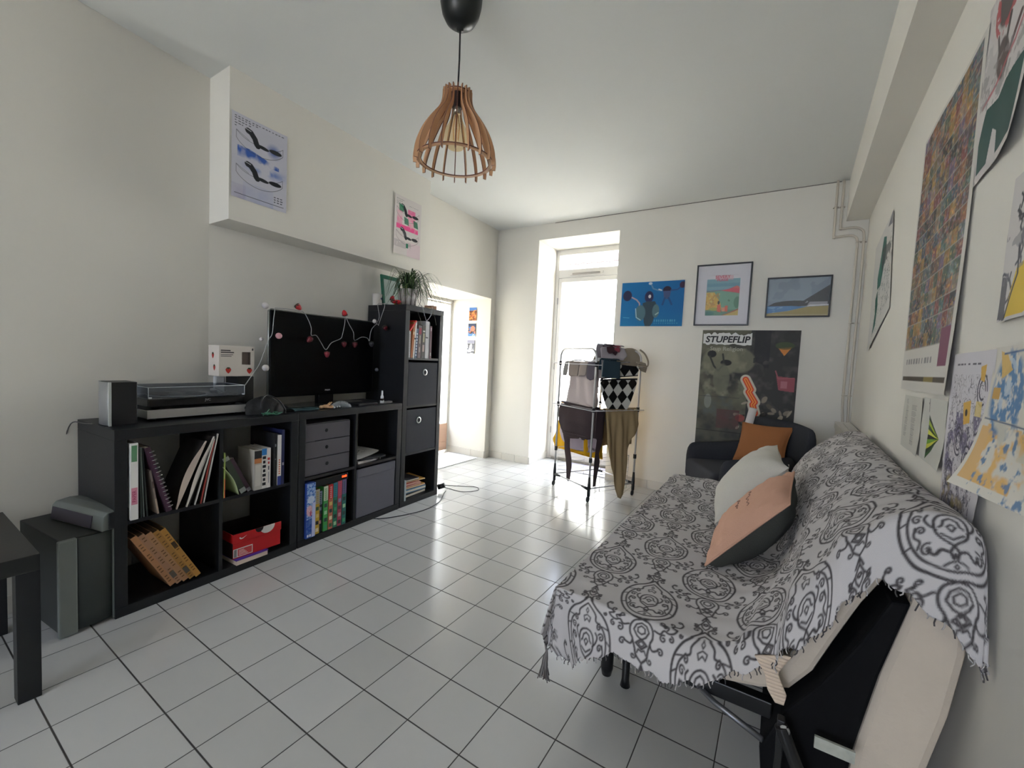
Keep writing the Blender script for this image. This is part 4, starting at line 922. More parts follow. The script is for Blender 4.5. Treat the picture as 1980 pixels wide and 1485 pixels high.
def quadR(p):   # four measured corners (y,z): bottom-far, bottom-near, top-near, top-far
    (a, b), (c, d), (e, f_), (g, h) = p
    def f(u, v):
        y = (a*(1-u)+c*u)*(1-v)+(g*(1-u)+e*u)*v; z = (b*(1-u)+d*u)*(1-v)+(h*(1-u)+f_*u)*v
        return (wxr(y)-.004-.006*(1-v)**2*(1-u), y, z)
    return f
tag(cv.mesh('poster', quadR([(2.34, 1.25), (1.72, 1.43), (1.88, 1.93), (2.44, 1.87)]), PAPER), 'green and black ink print hung crooked on the right wall close to the pipes', 'poster')
# tall mosaic poster of tiny pictures
cv = Cv(.60, .91, 330, 'cfcbc3'); r_ = np.random.RandomState(4)
rows, cols_ = 17, 11; gx = np.clip(((cv.X-.03)/.92*cols_), 0, cols_-.01); gy = np.clip(((cv.Y-.155)/.83*rows), 0, rows-.01); ins = (cv.X > .03)*(cv.X < .95)*(cv.Y > .155)*(cv.Y < .985)
pal = np.array([lin(c) for c in ('7a5a48', '8a7a5a', '5a6a58', 'a06a4a', '6a5a60', '4a5a6a', '8a4a48', 'b08a4a', '3a3a3c', '6a7a7a', '9a8a78', '5a4a44', '7f6f8a', '4f6f68')])
ix, iy = gx.astype(int), gy.astype(int); base = pal[r_.randint(0, len(pal), (rows, cols_))][iy, ix]; sub = pal[r_.randint(0, len(pal), (rows*5, cols_*4))][(gy*5).astype(int), (gx*4).astype(int)]
nn = (cv.noise(60, 7) > .5)[..., None]; pic = (base*.45+sub*.75*nn+base*.25*(1-nn))*(.6+.9*cv.noise(28, 9, 2)[..., None]); s_ = ins[..., None].astype(float); cv.a = cv.a*(1-s_)+pic*s_
cv.put(ins*((gy-iy) < .05)*1., 'a9a59c', .8); cv.rect(.03, .035, .97, .05, '4a3f30'); cv.rect(.55, .035, .75, .05, '8a7a3a'); cv.words(.10, .10, 10, '8f8c8a', .06, .018, 3); cv.rect(.80, .085, .95, .2, '7a3f58')
tag(cv.mesh('poster', on_right(1.262, .632-.02, 1.066, 1.975, .004, .012, 'n'), PAPER), 'tall poster made of hundreds of tiny coloured pictures on the right wall', 'poster')
cv = Cv(.29, .42, 640, 'cfc9c6'); n = cv.noise(7, 41); n2 = cv.noise(16, 42)
cv.put((n > .5)*(cv.Y > .4)*.7, 'b9b5b4'); cv.ell(.42, .87, .16, .14, '5c5553', ang=.3); cv.put((np.hypot((cv.X-.42)/.24, (cv.Y-.86)/.17) < 1)*(np.hypot((cv.X-.44)/.15, (cv.Y-.88)/.13) > 1)*(n2 > .45), 'b0484c', .9); cv.poly([(.55, .88), (.68, .92), (.72, .82), (.6, .78)], 'b84048')
cv.ell(.45, .56, .13, .12, '5a4a48', ang=.5); cv.line([(.3, .72), (.36, .6)], .04, '4c4442'); cv.line([(.55, .74), (.5, .6)], .05, '4c4442'); cv.line([(.75, .66), (.6, .54)], .05, '5a4040'); cv.line([(.85, .66), (.7, .55), (.35, .46), (.1, .42)], .035, 'b3525a', .8); cv.put((n2 > .58)*(cv.Y > .38)*(cv.Y < .6)*1., '8a8584', .6)
cv.poly([(.08, .05), (.08, .22), (.2, .38), (.45, .36), (.6, .40), (.94, .42), (.94, .05), (.55, .05), (.5, .18), (.40, .22), (.35, .05)], '1f4a44'); cv.rect(.0, 0, 1, .05, 'cfc9c6')
tag(cv.mesh('poster', on_right(.625, .335, 1.585, 2.01, .004, .018, 'n'), PAPER), 'red and dark green screen print with a curling corner, highest on the right wall', 'poster')
cv = Cv(.30, .28, 520, 'cdc8c4'); cv.scribble(22, '2a2a30', (.1, .65, .6, .95), .16, .02, 6); cv.scribble(30, '4a4852', (.1, .15, .7, .6), .2, .02, 7); cv.poly([(.12, .02), (.5, .03), (.55, .45), (.22, .35)], 'd8b62a'); cv.poly([(.0, .02), (.12, .0), (.1, .3), (.0, .32)], '5f5d62'); cv.line([(.12, .02), (.24, .3), (.2, .5)], .02, '2a2a30'); cv.put((cv.noise(12, 3) > .6)*(cv.Y > .25)*(cv.Y < .7)*1., '77757c', .6)
tag(cv.mesh('poster', on_right(.342, .04, 1.225, 1.505, .004, .004), PAPER), 'yellow and grey sketch print cut by the right edge of the photo', 'poster')
cv = Cv(.29, .42, 700, 'cfcbd0'); n = cv.noise(8, 51); n2 = cv.noise(20, 52); n3 = cv.noise(34, 53)
body = (cv.Y > .08)*(cv.Y < .88)*(cv.X > .06)*(cv.X < .86)
cv.put(body*np.clip((n-.47)*7, 0, 1)*(cv.Y < .66), '5a5078', .85); cv.put(body*np.clip((np.abs(n2-.5)-.02)*-30+.4, 0, 1), '2f2b3a', .9); cv.put(body*np.clip((np.abs(n-.52)-.012)*-60+.6, 0, 1), '2b2734', .9); cv.put(body*np.clip((n3-.6)*9, 0, 1)*(n > .42), 'd5d0d8', .8)
cv.put(body*np.clip((n2-.6)*9, 0, 1)*(cv.Y < .6), '35304a', .85)
for x, y, rx in ((.78, .80, .10), (.20, .30, .09), (.62, .40, .12), (.35, .50, .10)):
    for q in (1., .62): cv.line([(x+rx*q*cos(a_), y+rx*q*.8*sin(a_)) for a_ in np.linspace(0, 5.2, 16)], .018, '3a3448')
cv.poly([(.40, .72), (.58, .74), (.6, .62), (.45, .60)], 'd9ab45'); cv.ell(.5, .67, .03, .02, '3a2f28'); cv.poly([(.7, .92), (.82, .93), (.8, .84), (.72, .85)], 'd9ab45'); cv.rect(.68, .66, .8, .74, 'd8bf6a', .8); cv.put(np.clip((n-.55)*6, 0, 1)*(cv.Y < .3)*(cv.Y > .06)*1., 'c9b45a', .5); cv.words(.12, .93, 6, '5a5560', .1, .012, 2)
tag(cv.mesh('poster', on_right(.612, .325, .755, 1.172, .005, .014, 'n'), PAPER), 'purple and black ink print with yellow patches above the near end of the sofa', 'poster')
cv = Cv(.42, .27, 560, 'd5d0c4'); n = cv.noise(6, 61); n2 = cv.noise(15, 62); n3 = cv.noise(28, 63)
cv.put((cv.X > .04)*(cv.X < .95)*(cv.Y > .06)*(cv.Y < .47)*np.clip((n2-.44)*6, 0, 1), 'dcae5e', .95); cv.rect(.03, .06, .13, .45, 'd9b070')
fig = np.clip(1.25-np.hypot((cv.X-.22)/.16, (cv.Y-.68)/.26), 0, 1); cv.put(np.clip(fig*4, 0, 1)*np.clip((n3-.36)*6, 0, 1), '3f78aa', .95); cv.put(np.clip((np.hypot((cv.X-.22)/.10, (cv.Y-.72)/.2) < 1)*1., 0, 1)*(n2 > .56), 'b9c9d4', .8)
cv.put((cv.Y < .48)*(cv.X > .14)*np.clip((n3-.56)*9, 0, 1), '41709c', .9); cv.put((cv.Y < .5)*(cv.Y > .28)*np.clip((n-.5)*7, 0, 1), 'c9c5b4', .9); cv.put((cv.X > .5)*(cv.Y > .5)*np.clip((n2-.52)*7, 0, 1), '5f90b8', .9)
cv.poly([(.08, .97), (.16, .95), (.24, .84), (.12, .78)], 'dcb455', .9); cv.rect(.05, .64, .13, .72, 'c79a45'); cv.line([(.12, .95), (.5, .97)], .008, '2f5a8a'); cv.line([(.03, .50), (.5, .48)], .006, '2f4a6a')
tag(cv.mesh('poster', on_right(.335, -.06, .895, 1.175, .006, .05, 'f'), PAPER), 'blue and orange ink print whose lower left corner curls off the wall', 'poster')
cv = Cv(.28, .19, 420, 'c6c4ba'); 
for k in range(26): cv.rect(.14, .22+.028*k, .14+.14*(.8+.2*((k*7) % 3)/2), .234+.028*k, '8b8a86', .8); cv.rect(.50, .12+.03*k*.95, .50+.22*(.85+.15*((k*5) % 3)/2), .134+.03*k*.95, '8b8a86', .8)
cv.rect(.995, 0, 1, 1, '8c8a84')
tag(cv.mesh('leaflet', on_right(1.165, .890, .865, 1.047, .004, .004, 'n'), PAPER), 'white leaflet with two columns of small grey text, under the mosaic poster', 'leaflet', 'open leaflet pages under the mosaic poster')
cv = Cv(.25, .19, 560, 'c9c8bf'); c0 = (.40, .0)
P0 = (.95, .42)
for k in range(9):
    a0 = .74-.078*k; a1 = a0-.078; cc = ['18301f', '9ab52a', '27481f', 'd8dc4a', '14251c', '6aa02a', 'c9c83a', '1c3a20', '2f5a2a'][k]
    cv.poly([(.82, .43), (.32, a0), (.32, a1)], cc)
cv.words(.26, .90, 1, '6b6a66', .07, .03, 1); cv.line([(.30, .97), (.30, .80)], .035, '77756f', .8); cv.line([(.05, .2), (.16, .02)], .012, '9a988f', .5)
tag(cv.mesh('leaflet', on_right(.872, .618, .868, 1.052, .005, .008, 'n'), PAPER), 'white leaflet page with a fan of green and yellow rays above the sofa', 'leaflet', 'open leaflet pages under the mosaic poster')

# --- postcards inside the side passage
for z0_, z1_, dx, pal_, l in ((1.515, 1.660, 0, ('4a78b8', 'a8562a', 'c9843f', '4a2a1e'), 'orange canyon postcard with blue sky, top of the three by the side door'), (1.340, 1.482, -.005, ('2f3a58', 'b8775a', '3a2a2c', '3f7ac0'), 'brown and blue portrait postcard, middle of the three by the side door'), (1.149, 1.297, -.010, ('8f8fa0', '6f7078', 'b8b8bc', '3f3f44'), 'grey mountain postcard, lowest of the three by the side door')):
    cv = Cv(.102, .145, 700, pal_[1]); n = cv.noise(6, int(z0_*100)); cv.put((cv.Y > .75)*1., pal_[0]); cv.put((n > .5)*(cv.Y < .8), pal_[2]); cv.put((cv.noise(5, 77) > .55)*(cv.Y < .75), pal_[3], .9)
    if z0_ > 1.33 and z0_ < 1.4: cv.rect(0, 0, 1, .2, pal_[3]); cv.put((cv.Y < .2)*(n > .5), 'c9d2dc', .6); cv.ell(.6, .6, .3, .22, pal_[1])
    if z0_ < 1.2: cv.ell(.45, .45, .18, .25, pal_[2]); cv.ell(.3, .2, .3, .1, 'd0d0d2', .8)
    tag(cv.mesh('postcard', lambda u, v, z0_=z0_, z1_=z1_, dx=dx: (-1.318+dx+.104*u, 2.896-.003*(2*u-1)**2, z0_+(z1_-z0_)*v), PRINT), l, 'postcard', 'postcards by the side door')
# ================================================================== drying rack with laundry
Mp, Lp, Rp, Kp = Vector((.45, 2.28, 0)), Vector((.03, 2.51, 0)), Vector((.68, 2.70, 0)), Vector((.26, 2.93, 0))
dLM = (Mp-Lp).normalized(); dMR = (Rp-Mp).normalized(); nLM = Vector((dLM.y, -dLM.x, 0)); nMR = Vector((dMR.y, -dMR.x, 0))
STL = mat('white_coated_tube', 'b9b7b6', .3, .3); RP = mat('rack_black_plastic', '15161a', .45); WIR = mat('white_coated_wire', 'c9c7c8', .4)
t = thing('drying_rack', 'wheeled metal drying rack hung with laundry in front of the glazed door', 'drying rack', tuple((Mp+Kp)/2))
up = lambda p, z: (p.x, p.y, z)
def arch(a, b, top, r=.075):
    d = (b-a).normalized(); P = [up(a, .10)]
    for k in range(7): q = PI/2*k/6; p = a+d*(r*(1-cos(q))); P.append(up(p, top-r+r*sin(q)))
    for k in range(7): q = PI/2*(1-k/6); p = b-d*(r*(1-cos(q))); P.append(up(p, top-r+r*sin(q)))
    return P+[up(b, .10)]
for a, b in ((Lp, Mp), (Kp, Rp)): MB().tube(arch(a, b, 1.222), .0085, n=10).build('arch_tube', STL, t)
for a, b in ((Lp, Mp), (Kp, Rp), (Lp, Kp), (Mp, Rp)): MB().tube([up(a, .105), up(b, .105)], .006, n=8).build('base_bar', WIR, t)
for p, q in ((Lp, dLM), (Mp, -dLM), (Rp, -dLM), (Kp, dLM)):
    m = MB(); m.tube([up(p, .045), up(p, .12), up(p, .20)], [.013, .014, .009], n=10); m.tube([up(p+q*.005, .10), up(p+q*.09, .105)], [.014, .009], n=8)
    ft = m.build('corner_foot', RP, t)
    Mq = Matrix.Translation((p.x, p.y-.012, .0235)); MB(Mq).lathe([(0, -.009), (.019, -.009), (.0235, -.006), (.0235, .006), (.019, .009), (0, .009)], (0, 0, 0), 0, 20, 'x').build('wheel', RP, ft)
    for z in (1.095, .735, .335): MB().tube([up(p, z-.018), up(p, z+.018)], .0135, n=10).build('clamp', RP, t)
for z in (1.093, .733):
    m = MB(); e = .035
    a, b, c, d = Lp-dLM*e-dMR*e, Mp+dLM*e-dMR*e, Rp+dLM*e+dMR*e, Kp-dLM*e+dMR*e
    m.tube([up(a, z), up(b, z), up(c, z), up(d, z)], .0035, n=6, closed=True)
    for k in range(1, 9):
        f_ = k/9; m.tube([up(a.lerp(d, f_), z+.002), up(b.lerp(c, f_), z+.002)], .0018, n=5)
    m.build('wire_tier', WIR, t)
for a, b in ((Lp, Kp), (Rp, Mp)):     # lowest tier folded down into two hanging grids
    m = MB(); A, B = a.lerp(b, .08), a.lerp(b, .72); off = dLM*(-.02 if a is Lp else -.03)
    m.tube([up(A+off, .34), up(B+off, .34), up(B+off, .06), up(A+off, .06)], .003, n=6, closed=True)
    for k in range(1, 8): m.tube([up(A+off, .06+.28*k/8), up(B+off, .06+.28*k/8)], .0016, n=5)
    m.build('folded_tier', WIR, t)
m = MB()
for k in range(9):
    p = Mp.lerp(Rp, -.02)+dLM*(-.0+.0*k); q = Kp.lerp(Lp, .0)
    f_ = .1+.1*k; m.tube([up(Lp.lerp(Kp, f_), 1.235-.008*0), up(Mp.lerp(Rp, f_), 1.235)], .0015, n=5) if 0 else None
def cloth(name, label, cat, A, d, n, off, outline, m_, back=.12, wr=.008, fr=19., grp='laundry on the drying rack', cell=.012, th=.003, seed=0, fold=True, wrap=None):
    zt = max(p[1] for p in outline); top = [p[0] for p in outline if p[1] > zt-.05]; s0, s1 = min(top), max(top)
    def place(s, z, o=0.):
        k = min(1, (zt-z)*7)
        w = wr*k*(sin(fr*s+seed+2*sin(6*z+seed))+.6*sin(fr*2.3*s+1.7*seed+5*z)+.3*sin(9*z+14*s+seed))
        if wrap is not None and s > .479:
            p = Mp+dMR*((s-.479)*.55)+nMR*(wrap+w*.5)+nLM*(off+w)*max(0, 1-(s-.479)/.05); return (p.x, p.y, max(z, .004))
        p = A+d*s+n*(off+w+o+.012*k); return (p.x, p.y, max(z, .004))
    b = MB(); b.sheet(outline, place, cell)
    if fold:
        def ov(u, v):
            s = s0+(s1-s0)*u
            s = min(s, .475) if wrap is not None else s
            if v < .3: q = v/.3; p = A+d*s+n*(off-.022*q*2); z = zt+.010*sin(PI*q)
            else: q = (v-.3)/.7; p = A+d*s+n*(off-.044-.008*q+wr*q*sin(fr*s+seed)); z = zt-back*q
            return (p.x, p.y, z)
        b.grid(ov, 24, 12)
    o = b.build(name, m_, solid=th, weld=True); rebase(o, A+d*((s0+s1)/2)+n*off+Vector((0, 0, zt)))
    return tag(o, label, cat, grp)
def fab(nm, c, **k): return mat(nm, c, .9, bump=.3, bscale=260, spec=.15, **k)
cloth('shirt', 'yellow cloth hanging low at the back, its hem showing under the brown sweater', 'clothing', Lp, dLM, nLM, -.14, [(-.16, .72), (-.19, .45), (-.215, .372), (-.19, .285), (-.06, .309), (.029, .300), (.187, .306), (.38, .324), (.522, .334), (.531, .72)], fab('mustard_cotton', 'd9a520'), wrap=-.14, seed=2, wr=.012)
cloth('shirt', 'pale lilac shirt hanging between the brown sweater and the yellow cloth', 'clothing', Lp, dLM, nLM, -.085, [(-.05, .722), (-.06, .472), (-.01, .401), (.085, .349), (.26, .361), (.394, .371), (.463, .40), (.58, .42), (.57, .722)], fab('lilac_cotton', 'b3a5ad'), seed=4, wrap=-.085)
cloth('sweater', 'dark brown long sleeved top draped over the lower tier, both sleeves hanging down', 'clothing', Lp, dLM, nLM, -.028, [(-.012, .735), (-.035, .66), (-.025, .57), (.018, .517), (.09, .47), (.125, .423), (.117, .343), (.125, .2), (.132, .082), (.16, .075), (.19, .089), (.212, .22), (.195, .385), (.198, .462), (.268, .462), (.30, .478), (.346, .468), (.455, .500), (.526, .505), (.562, .50), (.545, .4), (.524, .281), (.517, .12), (.582, .115), (.612, .245), (.625, .322), (.60, .385), (.645, .479), (.662, .56), (.672, .649), (.665, .745), (.3, .748)], fab('brown_jersey', '3b3032'), wrap=.012, seed=1, wr=.012, fr=11.)
cloth('trousers', 'long khaki trousers hanging from the lower tier almost to the floor', 'clothing', Mp, dMR, nMR, .034, [(.10, .742), (.44, .738), (.45, .62), (.425, .558), (.385, .51), (.374, .45), (.350, .365), (.338, .268), (.335, .12), (.334, .03), (.325, .012), (.29, .010), (.262, .02), (.240, .09), (.212, .194), (.172, .287), (.138, .367), (.115, .48), (.103, .6)], fab('khaki_cotton', '9d8866'), seed=3, wr=.011, fr=42., back=.3)
cloth('shirt', 'pale grey pink shirt hanging from the upper tier on the left', 'clothing', Lp, dLM, nLM, -.05, [(.07, 1.105), (.10, .992), (.105, .90), (.085, .801), (.058, .755), (.297, .752), (.514, .750), (.60, .752), (.62, .80), (.585, .87), (.56, .95), (.555, 1.105)], fab('grey_pink_cotton', 'b5a9a6'), seed=7, wrap=-.03)
cloth('sock', 'taupe sock hanging folded on the upper tier, widest of the socks', 'sock', Lp, dLM, nLM, -.005, [(.118, 1.105), (.125, .995), (.15, .985), (.26, .988), (.262, 1.105)], fab('taupe_knit', '8c8078'), seed=1, wr=.003, back=.06)
cloth('sock', 'light taupe cloth next to the dark sock on the upper tier', 'sock', Lp, dLM, nLM, -.008, [(.265, 1.105), (.27, .993), (.345, .995), (.355, 1.02), (.365, 1.105)], fab('light_taupe_knit', '9c9088'), seed=2, wr=.003, back=.06)
cloth('sock', 'dark grey violet sock hanging on the upper tier', 'sock', Lp, dLM, nLM, -.003, [(.372, 1.105), (.372, 1.0), (.385, .98), (.425, .968), (.465, .98), (.475, 1.01), (.466, 1.105)], fab('slate_knit', '565058'), seed=3, wr=.003, back=.06)
cloth('sock', 'grey sock hanging at the far left end of the upper tier', 'sock', Lp, dLM, nLM, -.006, [(.058, 1.105), (.045, 1.03), (.050, .990), (.098, .990), (.108, 1.03), (.112, 1.105)], fab('grey_knit', '83807c'), seed=4, wr=.003, back=.06)
# striped cloth lying over the upper tier
st = Cv(.46, .30, 190, 'b9b7b8')
for k in range(7): st.rect(0, .08+.14*k, 1, .13+.14*k, '6f6c70', .8)
def stp(u, v):
    A = Lp+dLM*.06; s = .46*u
    p = np.array(A)[None, :]+np.outer(s, np.array(dLM))-np.outer(.03+.30*v, np.array(nLM))
    return p[:, 0], p[:, 1], 1.105+.022*np.abs(np.sin(5*u+3*v))+.028*np.exp(-((u-.62)/.2)**2)*np.sin(PI*v)+.004*np.sin(40*v)
o = st.mesh('striped_cloth', stp, FABPRINT); o.name = 'towel'; tag(o, 'grey and white striped cloth lying flat over the upper tier', 'clothing', 'laundry on the drying rack')
cloth('napkin', 'square slate blue cloth hung over the corner of the upper tier', 'cloth', Mp, dMR, nMR, .062, [(.018, 1.138), (.190, 1.130), (.186, .993), (.09, .998), (-.003, 1.005)], fab('slate_blue_cotton', '34454f'), seed=5, wr=.003, back=.08)
# black and white diamond cloth: one upper fold and the longer lower fold
for (q, l, of, nu) in ((((.008, .984), (.40, 1.02), (.405, 1.096), (.012, 1.112)), 'upper fold of black and white harlequin cloth beside the slate blue napkin', .048, 0), (((.11, .748), (.315, .744), (.405, 1.0), (.008, .985)), 'long black and white harlequin cloth hanging above the khaki trousers', .040, 1)):
    cv = Cv(.40, .25 if nu else .12, 330, 'c9c8c0')
    def pl_(u, v, q=q, of=of, nu=nu):
        (a, b), (c, d_), (e, f_), (g, h) = q
        bl = .35*(1-v)*nu
        uu = u
        s = (a*(1-uu)+c*uu)*(1-v)**1.6+(g*(1-uu)+e*uu)*(1-(1-v)**1.6); z = (b*(1-uu)+d_*uu)*(1-v)+(h*(1-uu)+f_*uu)*v
        w = of+.006*np.sin(14*s+2)+.004*np.sin(40*s+9*z)*(1-v)
        P = np.array(Mp)[None, :]+np.outer(s, np.array(dMR))+w[:, None]*np.array(nMR)[None, :]
        return P[:, 0], P[:, 1], z
    x, y, z = pl_(cv.X.ravel(), cv.Y.ravel()); s = ((np.stack([x, y, z], 1)-np.array(Mp))@np.array(dMR)).reshape(cv.X.shape); zz_ = z.reshape(cv.X.shape)
    a = (s-.21)/.098; b = (zz_-.845-.0)/.110
    cv.put((((np.floor(a+b)+np.floor(a-b)) % 2) == 0).astype(float), '15130f')
    if nu: cv.put((cv.Y > .95)*1., '1a1a1c')
    else: cv.put((cv.Y < .10)*1., '1a1a1c'); cv.put((cv.X > .55)*(cv.Y > .62)*(cv.X < .85)*1., '1a1a1c'); cv.put((cv.X < .5)*(cv.Y > .5)*1., 'c9c8c0')
    o = cv.mesh('harlequin_cloth', pl_, FABPRINT); tag(o, l, 'cloth', 'laundry on the drying rack')
# pale bags and shirt bundled on top
BEI = fab('beige_canvas', '9f9382')
t2 = thing('canvas_bag', 'beige canvas bag slung over the top bar at the right of the rack', 'bag', tuple(Mp.lerp(Rp, .7)+Vector((0, 0, 1.2))), 'laundry on the drying rack')
def bagf(u, v):
    s = .13+.37*u; a = PI*(1.15*v-.05); drop = .02+.10*u**1.2
    p = Mp+dMR*(s+.02*sin(6*v)*u)-dLM*(.10-.105*cos(a)*(1-.1*u)-0)+nMR*0
    z = 1.225+.02*sin(a)-(.10+.05*u)*abs(cos(a))**1.5+.006*sin(14*u+5*v)
    return (p.x, p.y, z)
MB().grid(bagf, 30, 24).build('bag_body', BEI, t2, solid=.004)
def pt(s, z, o=.02): p = Mp+dMR*s+nMR*o; return (p.x, p.y, z)
MB().tube(smooth_path([pt(.44, 1.235), pt(.49, 1.20, .03), pt(.525, 1.14, .035), pt(.52, 1.10, .03), pt(.47, 1.115, .03), pt(.40, 1.13, .03)]), .007, n=7).build('strap', BEI, t2)
m = MB(); m.sheet([(.43, 1.14), (.405, 1.10), (.455, 1.055), (.50, 1.048), (.512, 1.09), (.49, 1.13)], lambda s, z: pt(s, z, .035+.004*sin(40*s)), .012); m.build('loose_flap', BEI, t2, solid=.004)
cloth('shirt', 'white shirt bunched at the left end of the top bar, under the burgundy sock', 'clothing', Mp, dMR, nMR, .012, [(.018, 1.235), (.03, 1.15), (.04, 1.09), (.075, 1.12), (.17, 1.15), (.24, 1.13), (.30, 1.18), (.27, 1.24), (.12, 1.25)], fab('white_cotton', 'b9b1b4'), seed=9, wr=.008, back=.10)
cloth('sock', 'dark burgundy sock lying on the white shirt at the top bar', 'sock', Mp, dMR, nMR, .034, [(.065, 1.25), (.07, 1.20), (.09, 1.185), (.13, 1.19), (.16, 1.175), (.18, 1.20), (.15, 1.235), (.12, 1.252)], fab('burgundy_knit', '4a3438'), seed=3, wr=.004, back=.05)
cloth('sock', 'small crimson sock beside the burgundy one on the top bar', 'sock', Mp, dMR, nMR, .040, [(.135, 1.235), (.15, 1.205), (.19, 1.20), (.205, 1.225), (.18, 1.245)], fab('crimson_knit', '9a4a56'), seed=4, wr=.003, back=.04)
m = MB(); r_ = random.Random(6)
tag(Cv(.52, .34, 60, 'b9b6c9').put(0, 'ffffff').mesh('doormat', lambda u, v: (-.20+.52*u, 3.05+.34*v, .006+0*u), PAPER), 'pale lilac mat on the tiles in front of the glazed door', 'mat')
# ================================================================== sofa bed
BM = mat('black_tube_steel', '0c0c0e', .4, spec=.5); TICK = mat('mattress_ticking', 'c9bcab', .85, var=.12, vscale=5, bump=.2, bscale=90)
sofa = thing('sofa_bed', 'black framed folding sofa bed along the right wall under a patterned throw', 'sofa', (1.6, 1.05, 0))
def extr(poly, y0, y1, k=0, m=None, n=1):
    m = m or MB(); a = sum(poly[i][0]*poly[(i+1) % len(poly)][1]-poly[(i+1) % len(poly)][0]*poly[i][1] for i in range(len(poly)))
    if a < 0: poly = poly[::-1]
    q = len(poly); m.add([(x, y0, z) for x, z in poly]+[(x, y1, z) for x, z in poly], [tuple(range(q)), tuple(range(q, 2*q))[::-1]]+[(i, q+i, q+(i+1) % q, (i+1) % q) for i in range(q)], k); return m
extr([(1.25, .33), (1.25, .385), (1.29, .395), (1.62, .40), (1.70, .41), (1.745, .455), (1.775, .53), (1.80, .60), (1.845, .675), (1.885, .735), (1.90, .70), (1.86, .62), (1.82, .52), (1.79, .44), (1.75, .38), (1.69, .355), (1.62, .34)], .25, 1.90).build('mattress', TICK, sofa, bevel=.012)
extr([(1.85, .15), (1.867, .325), (1.896, .50), (1.93, .655), (1.948, .74), (1.975, .775), (2.003, .76), (2.018, .68), (2.02, .58), (2.006, .45), (1.984, .33), (1.955, .15)], .235, 1.92).build('back_mattress', TICK, sofa, bevel=.02)
extr([(1.735, .34), (1.80, .44), (1.86, .56), (1.90, .66), (1.93, .665), (1.893, .50), (1.864, .325), (1.845, .1), (1.72, .05), (1.70, .24)], .215, 1.9).build('back_frame', mat('black_felt', '08080a', .85, spec=.2), sofa, bevel=.006)
m = MB(); m.box(1.20, 1.72, .26, .29, .285, .325); m.box(1.20, 1.72, 1.86, 1.89, .285, .325); m.box(1.20, 1.23, .29, 1.86, .285, .325)
m.build('seat_frame', BM, sofa, bevel=.003)
MB().tube([(1.50, .30, .30), (1.60, .24, .285), (1.705, .20, .275)], .007, n=8).build('tension_wire', mat('worn_steel', '77777a', .4, .8), sofa)
for x, y in ((1.235, .53), (1.235, 1.72)):
    MB().tube([(x, y+.01, .30), (x, y, .04), (x, y, .012)], [.018, .022, .016], n=12).build('leg', BM, sofa)
for x, y in ((1.305, .52), (1.305, 1.74)): MB().tube([(x, y, .30), (x, y, .03), (x, y, .008)], [.013, .013, .017], n=12).build('leg', BM, sofa)
MB().tube([(1.78, .26, .32), (1.78, .26, .01)], .018, n=12).build('leg', BM, sofa); MB().tube([(1.78, 1.8, .32), (1.78, 1.8, .01)], .018, n=12).build('leg', BM, sofa)
m = MB(); m.box(1.728, 1.742, .165, .186, .10, .36); m.tube([(1.735, .165, .35), (1.80, .168, .20), (1.84, .170, .10)], .014, n=8); m.build('hinge_arm', BM, sofa, bevel=.002)
MB().lathe([(0, -.006), (.009, -.006), (.010, 0)], (1.742, .163, .345), 0, 12, 'y').build('bolt', mat('bolt_steel', 'a9aaac', .3, .9), sofa)
MB().box(1.795, 1.862, .176, .182, .325, .350).build('paper_tag', mat('worn_label', 'a9aba0', .7, var=.3, vscale=60), sofa)
m = MB(); m.sheet([(1.675, .462), (1.70, .47), (1.735, .485), (1.748, .492), (1.722, .440), (1.742, .395), (1.738, .372), (1.722, .372), (1.706, .395), (1.698, .430)], lambda x, z: (x, .205-.004*sin((x-1.67)*40), z), .008)
m.build('cover_flap', mat('cover_cotton', 'd3bfaa', .9), sofa, solid=.006)

# ------------------------------------------------------------------ the patterned throw
def lerpT(T, x): return np.interp(x, [p[0] for p in T], [p[1] for p in T])
NEAR = np.array([(1.155, .43), (1.58, .43), (1.64, .45), (1.70, .515), (1.74, .60), (1.78, .68), (1.83, .76), (1.885, .82), (1.945, .848), (1.995, .848), (2.022, .82), (2.030, .75), (2.030, .64)])
FARP = np.array([(1.155, .43), (1.62, .43), (1.715, .44), (1.745, .50), (1.765, .58), (1.80, .66), (1.85, .725), (1.905, .785), (1.96, .815), (2.0, .82), (2.028, .80), (2.038, .74), (2.038, .66)])
def resamp(P, n):
    d = np.r_[0, np.cumsum(np.hypot(*np.diff(P, axis=0).T))]; q = np.linspace(0, d[-1], 200)
    x = np.interp(q, d, P[:, 0]); z = np.interp(q, d, P[:, 1])
    for _ in range(6): x[1:-1] = (x[:-2]+2*x[1:-1]+x[2:])/4; z[1:-1] = (z[:-2]+2*z[1:-1]+z[2:])/4
    d = np.r_[0, np.cumsum(np.hypot(np.diff(x), np.diff(z)))]; q = np.linspace(0, 1, n)*d[-1]
    return np.interp(q, d, x), np.interp(q, d, z), d[-1]
HEM = [(1.10, .19), (1.155, .185), (1.19, .205), (1.228, .242), (1.258, .271), (1.331, .311), (1.38, .327), (1.455, .318), (1.506, .328), (1.564, .352), (1.618, .382), (1.658, .415), (1.716, .468), (1.768, .54), (1.80, .596), (1.831, .646), (1.876, .696), (1.922, .694), (1.946, .666), (1.977, .637), (2.007, .610), (2.02, .585), (2.03, .55)]
RES = .0023
nf = int(.17/RES); ns = int(1.36/RES); na = int(.14/RES); nb = int(1.70/RES); nc = int(.10/RES)
xn, zn, Ln = resamp(NEAR, ns); xf, zf, Lf = resamp(FARP, ns)
nx = nf+ns; ny = na+nb+nc
X = np.zeros((ny, nx)); Y = np.zeros((ny, nx)); Z = np.zeros((ny, nx)); PU = np.zeros((ny, nx)); PV = np.zeros((ny, nx))
Yn, Yf = .24, 1.93
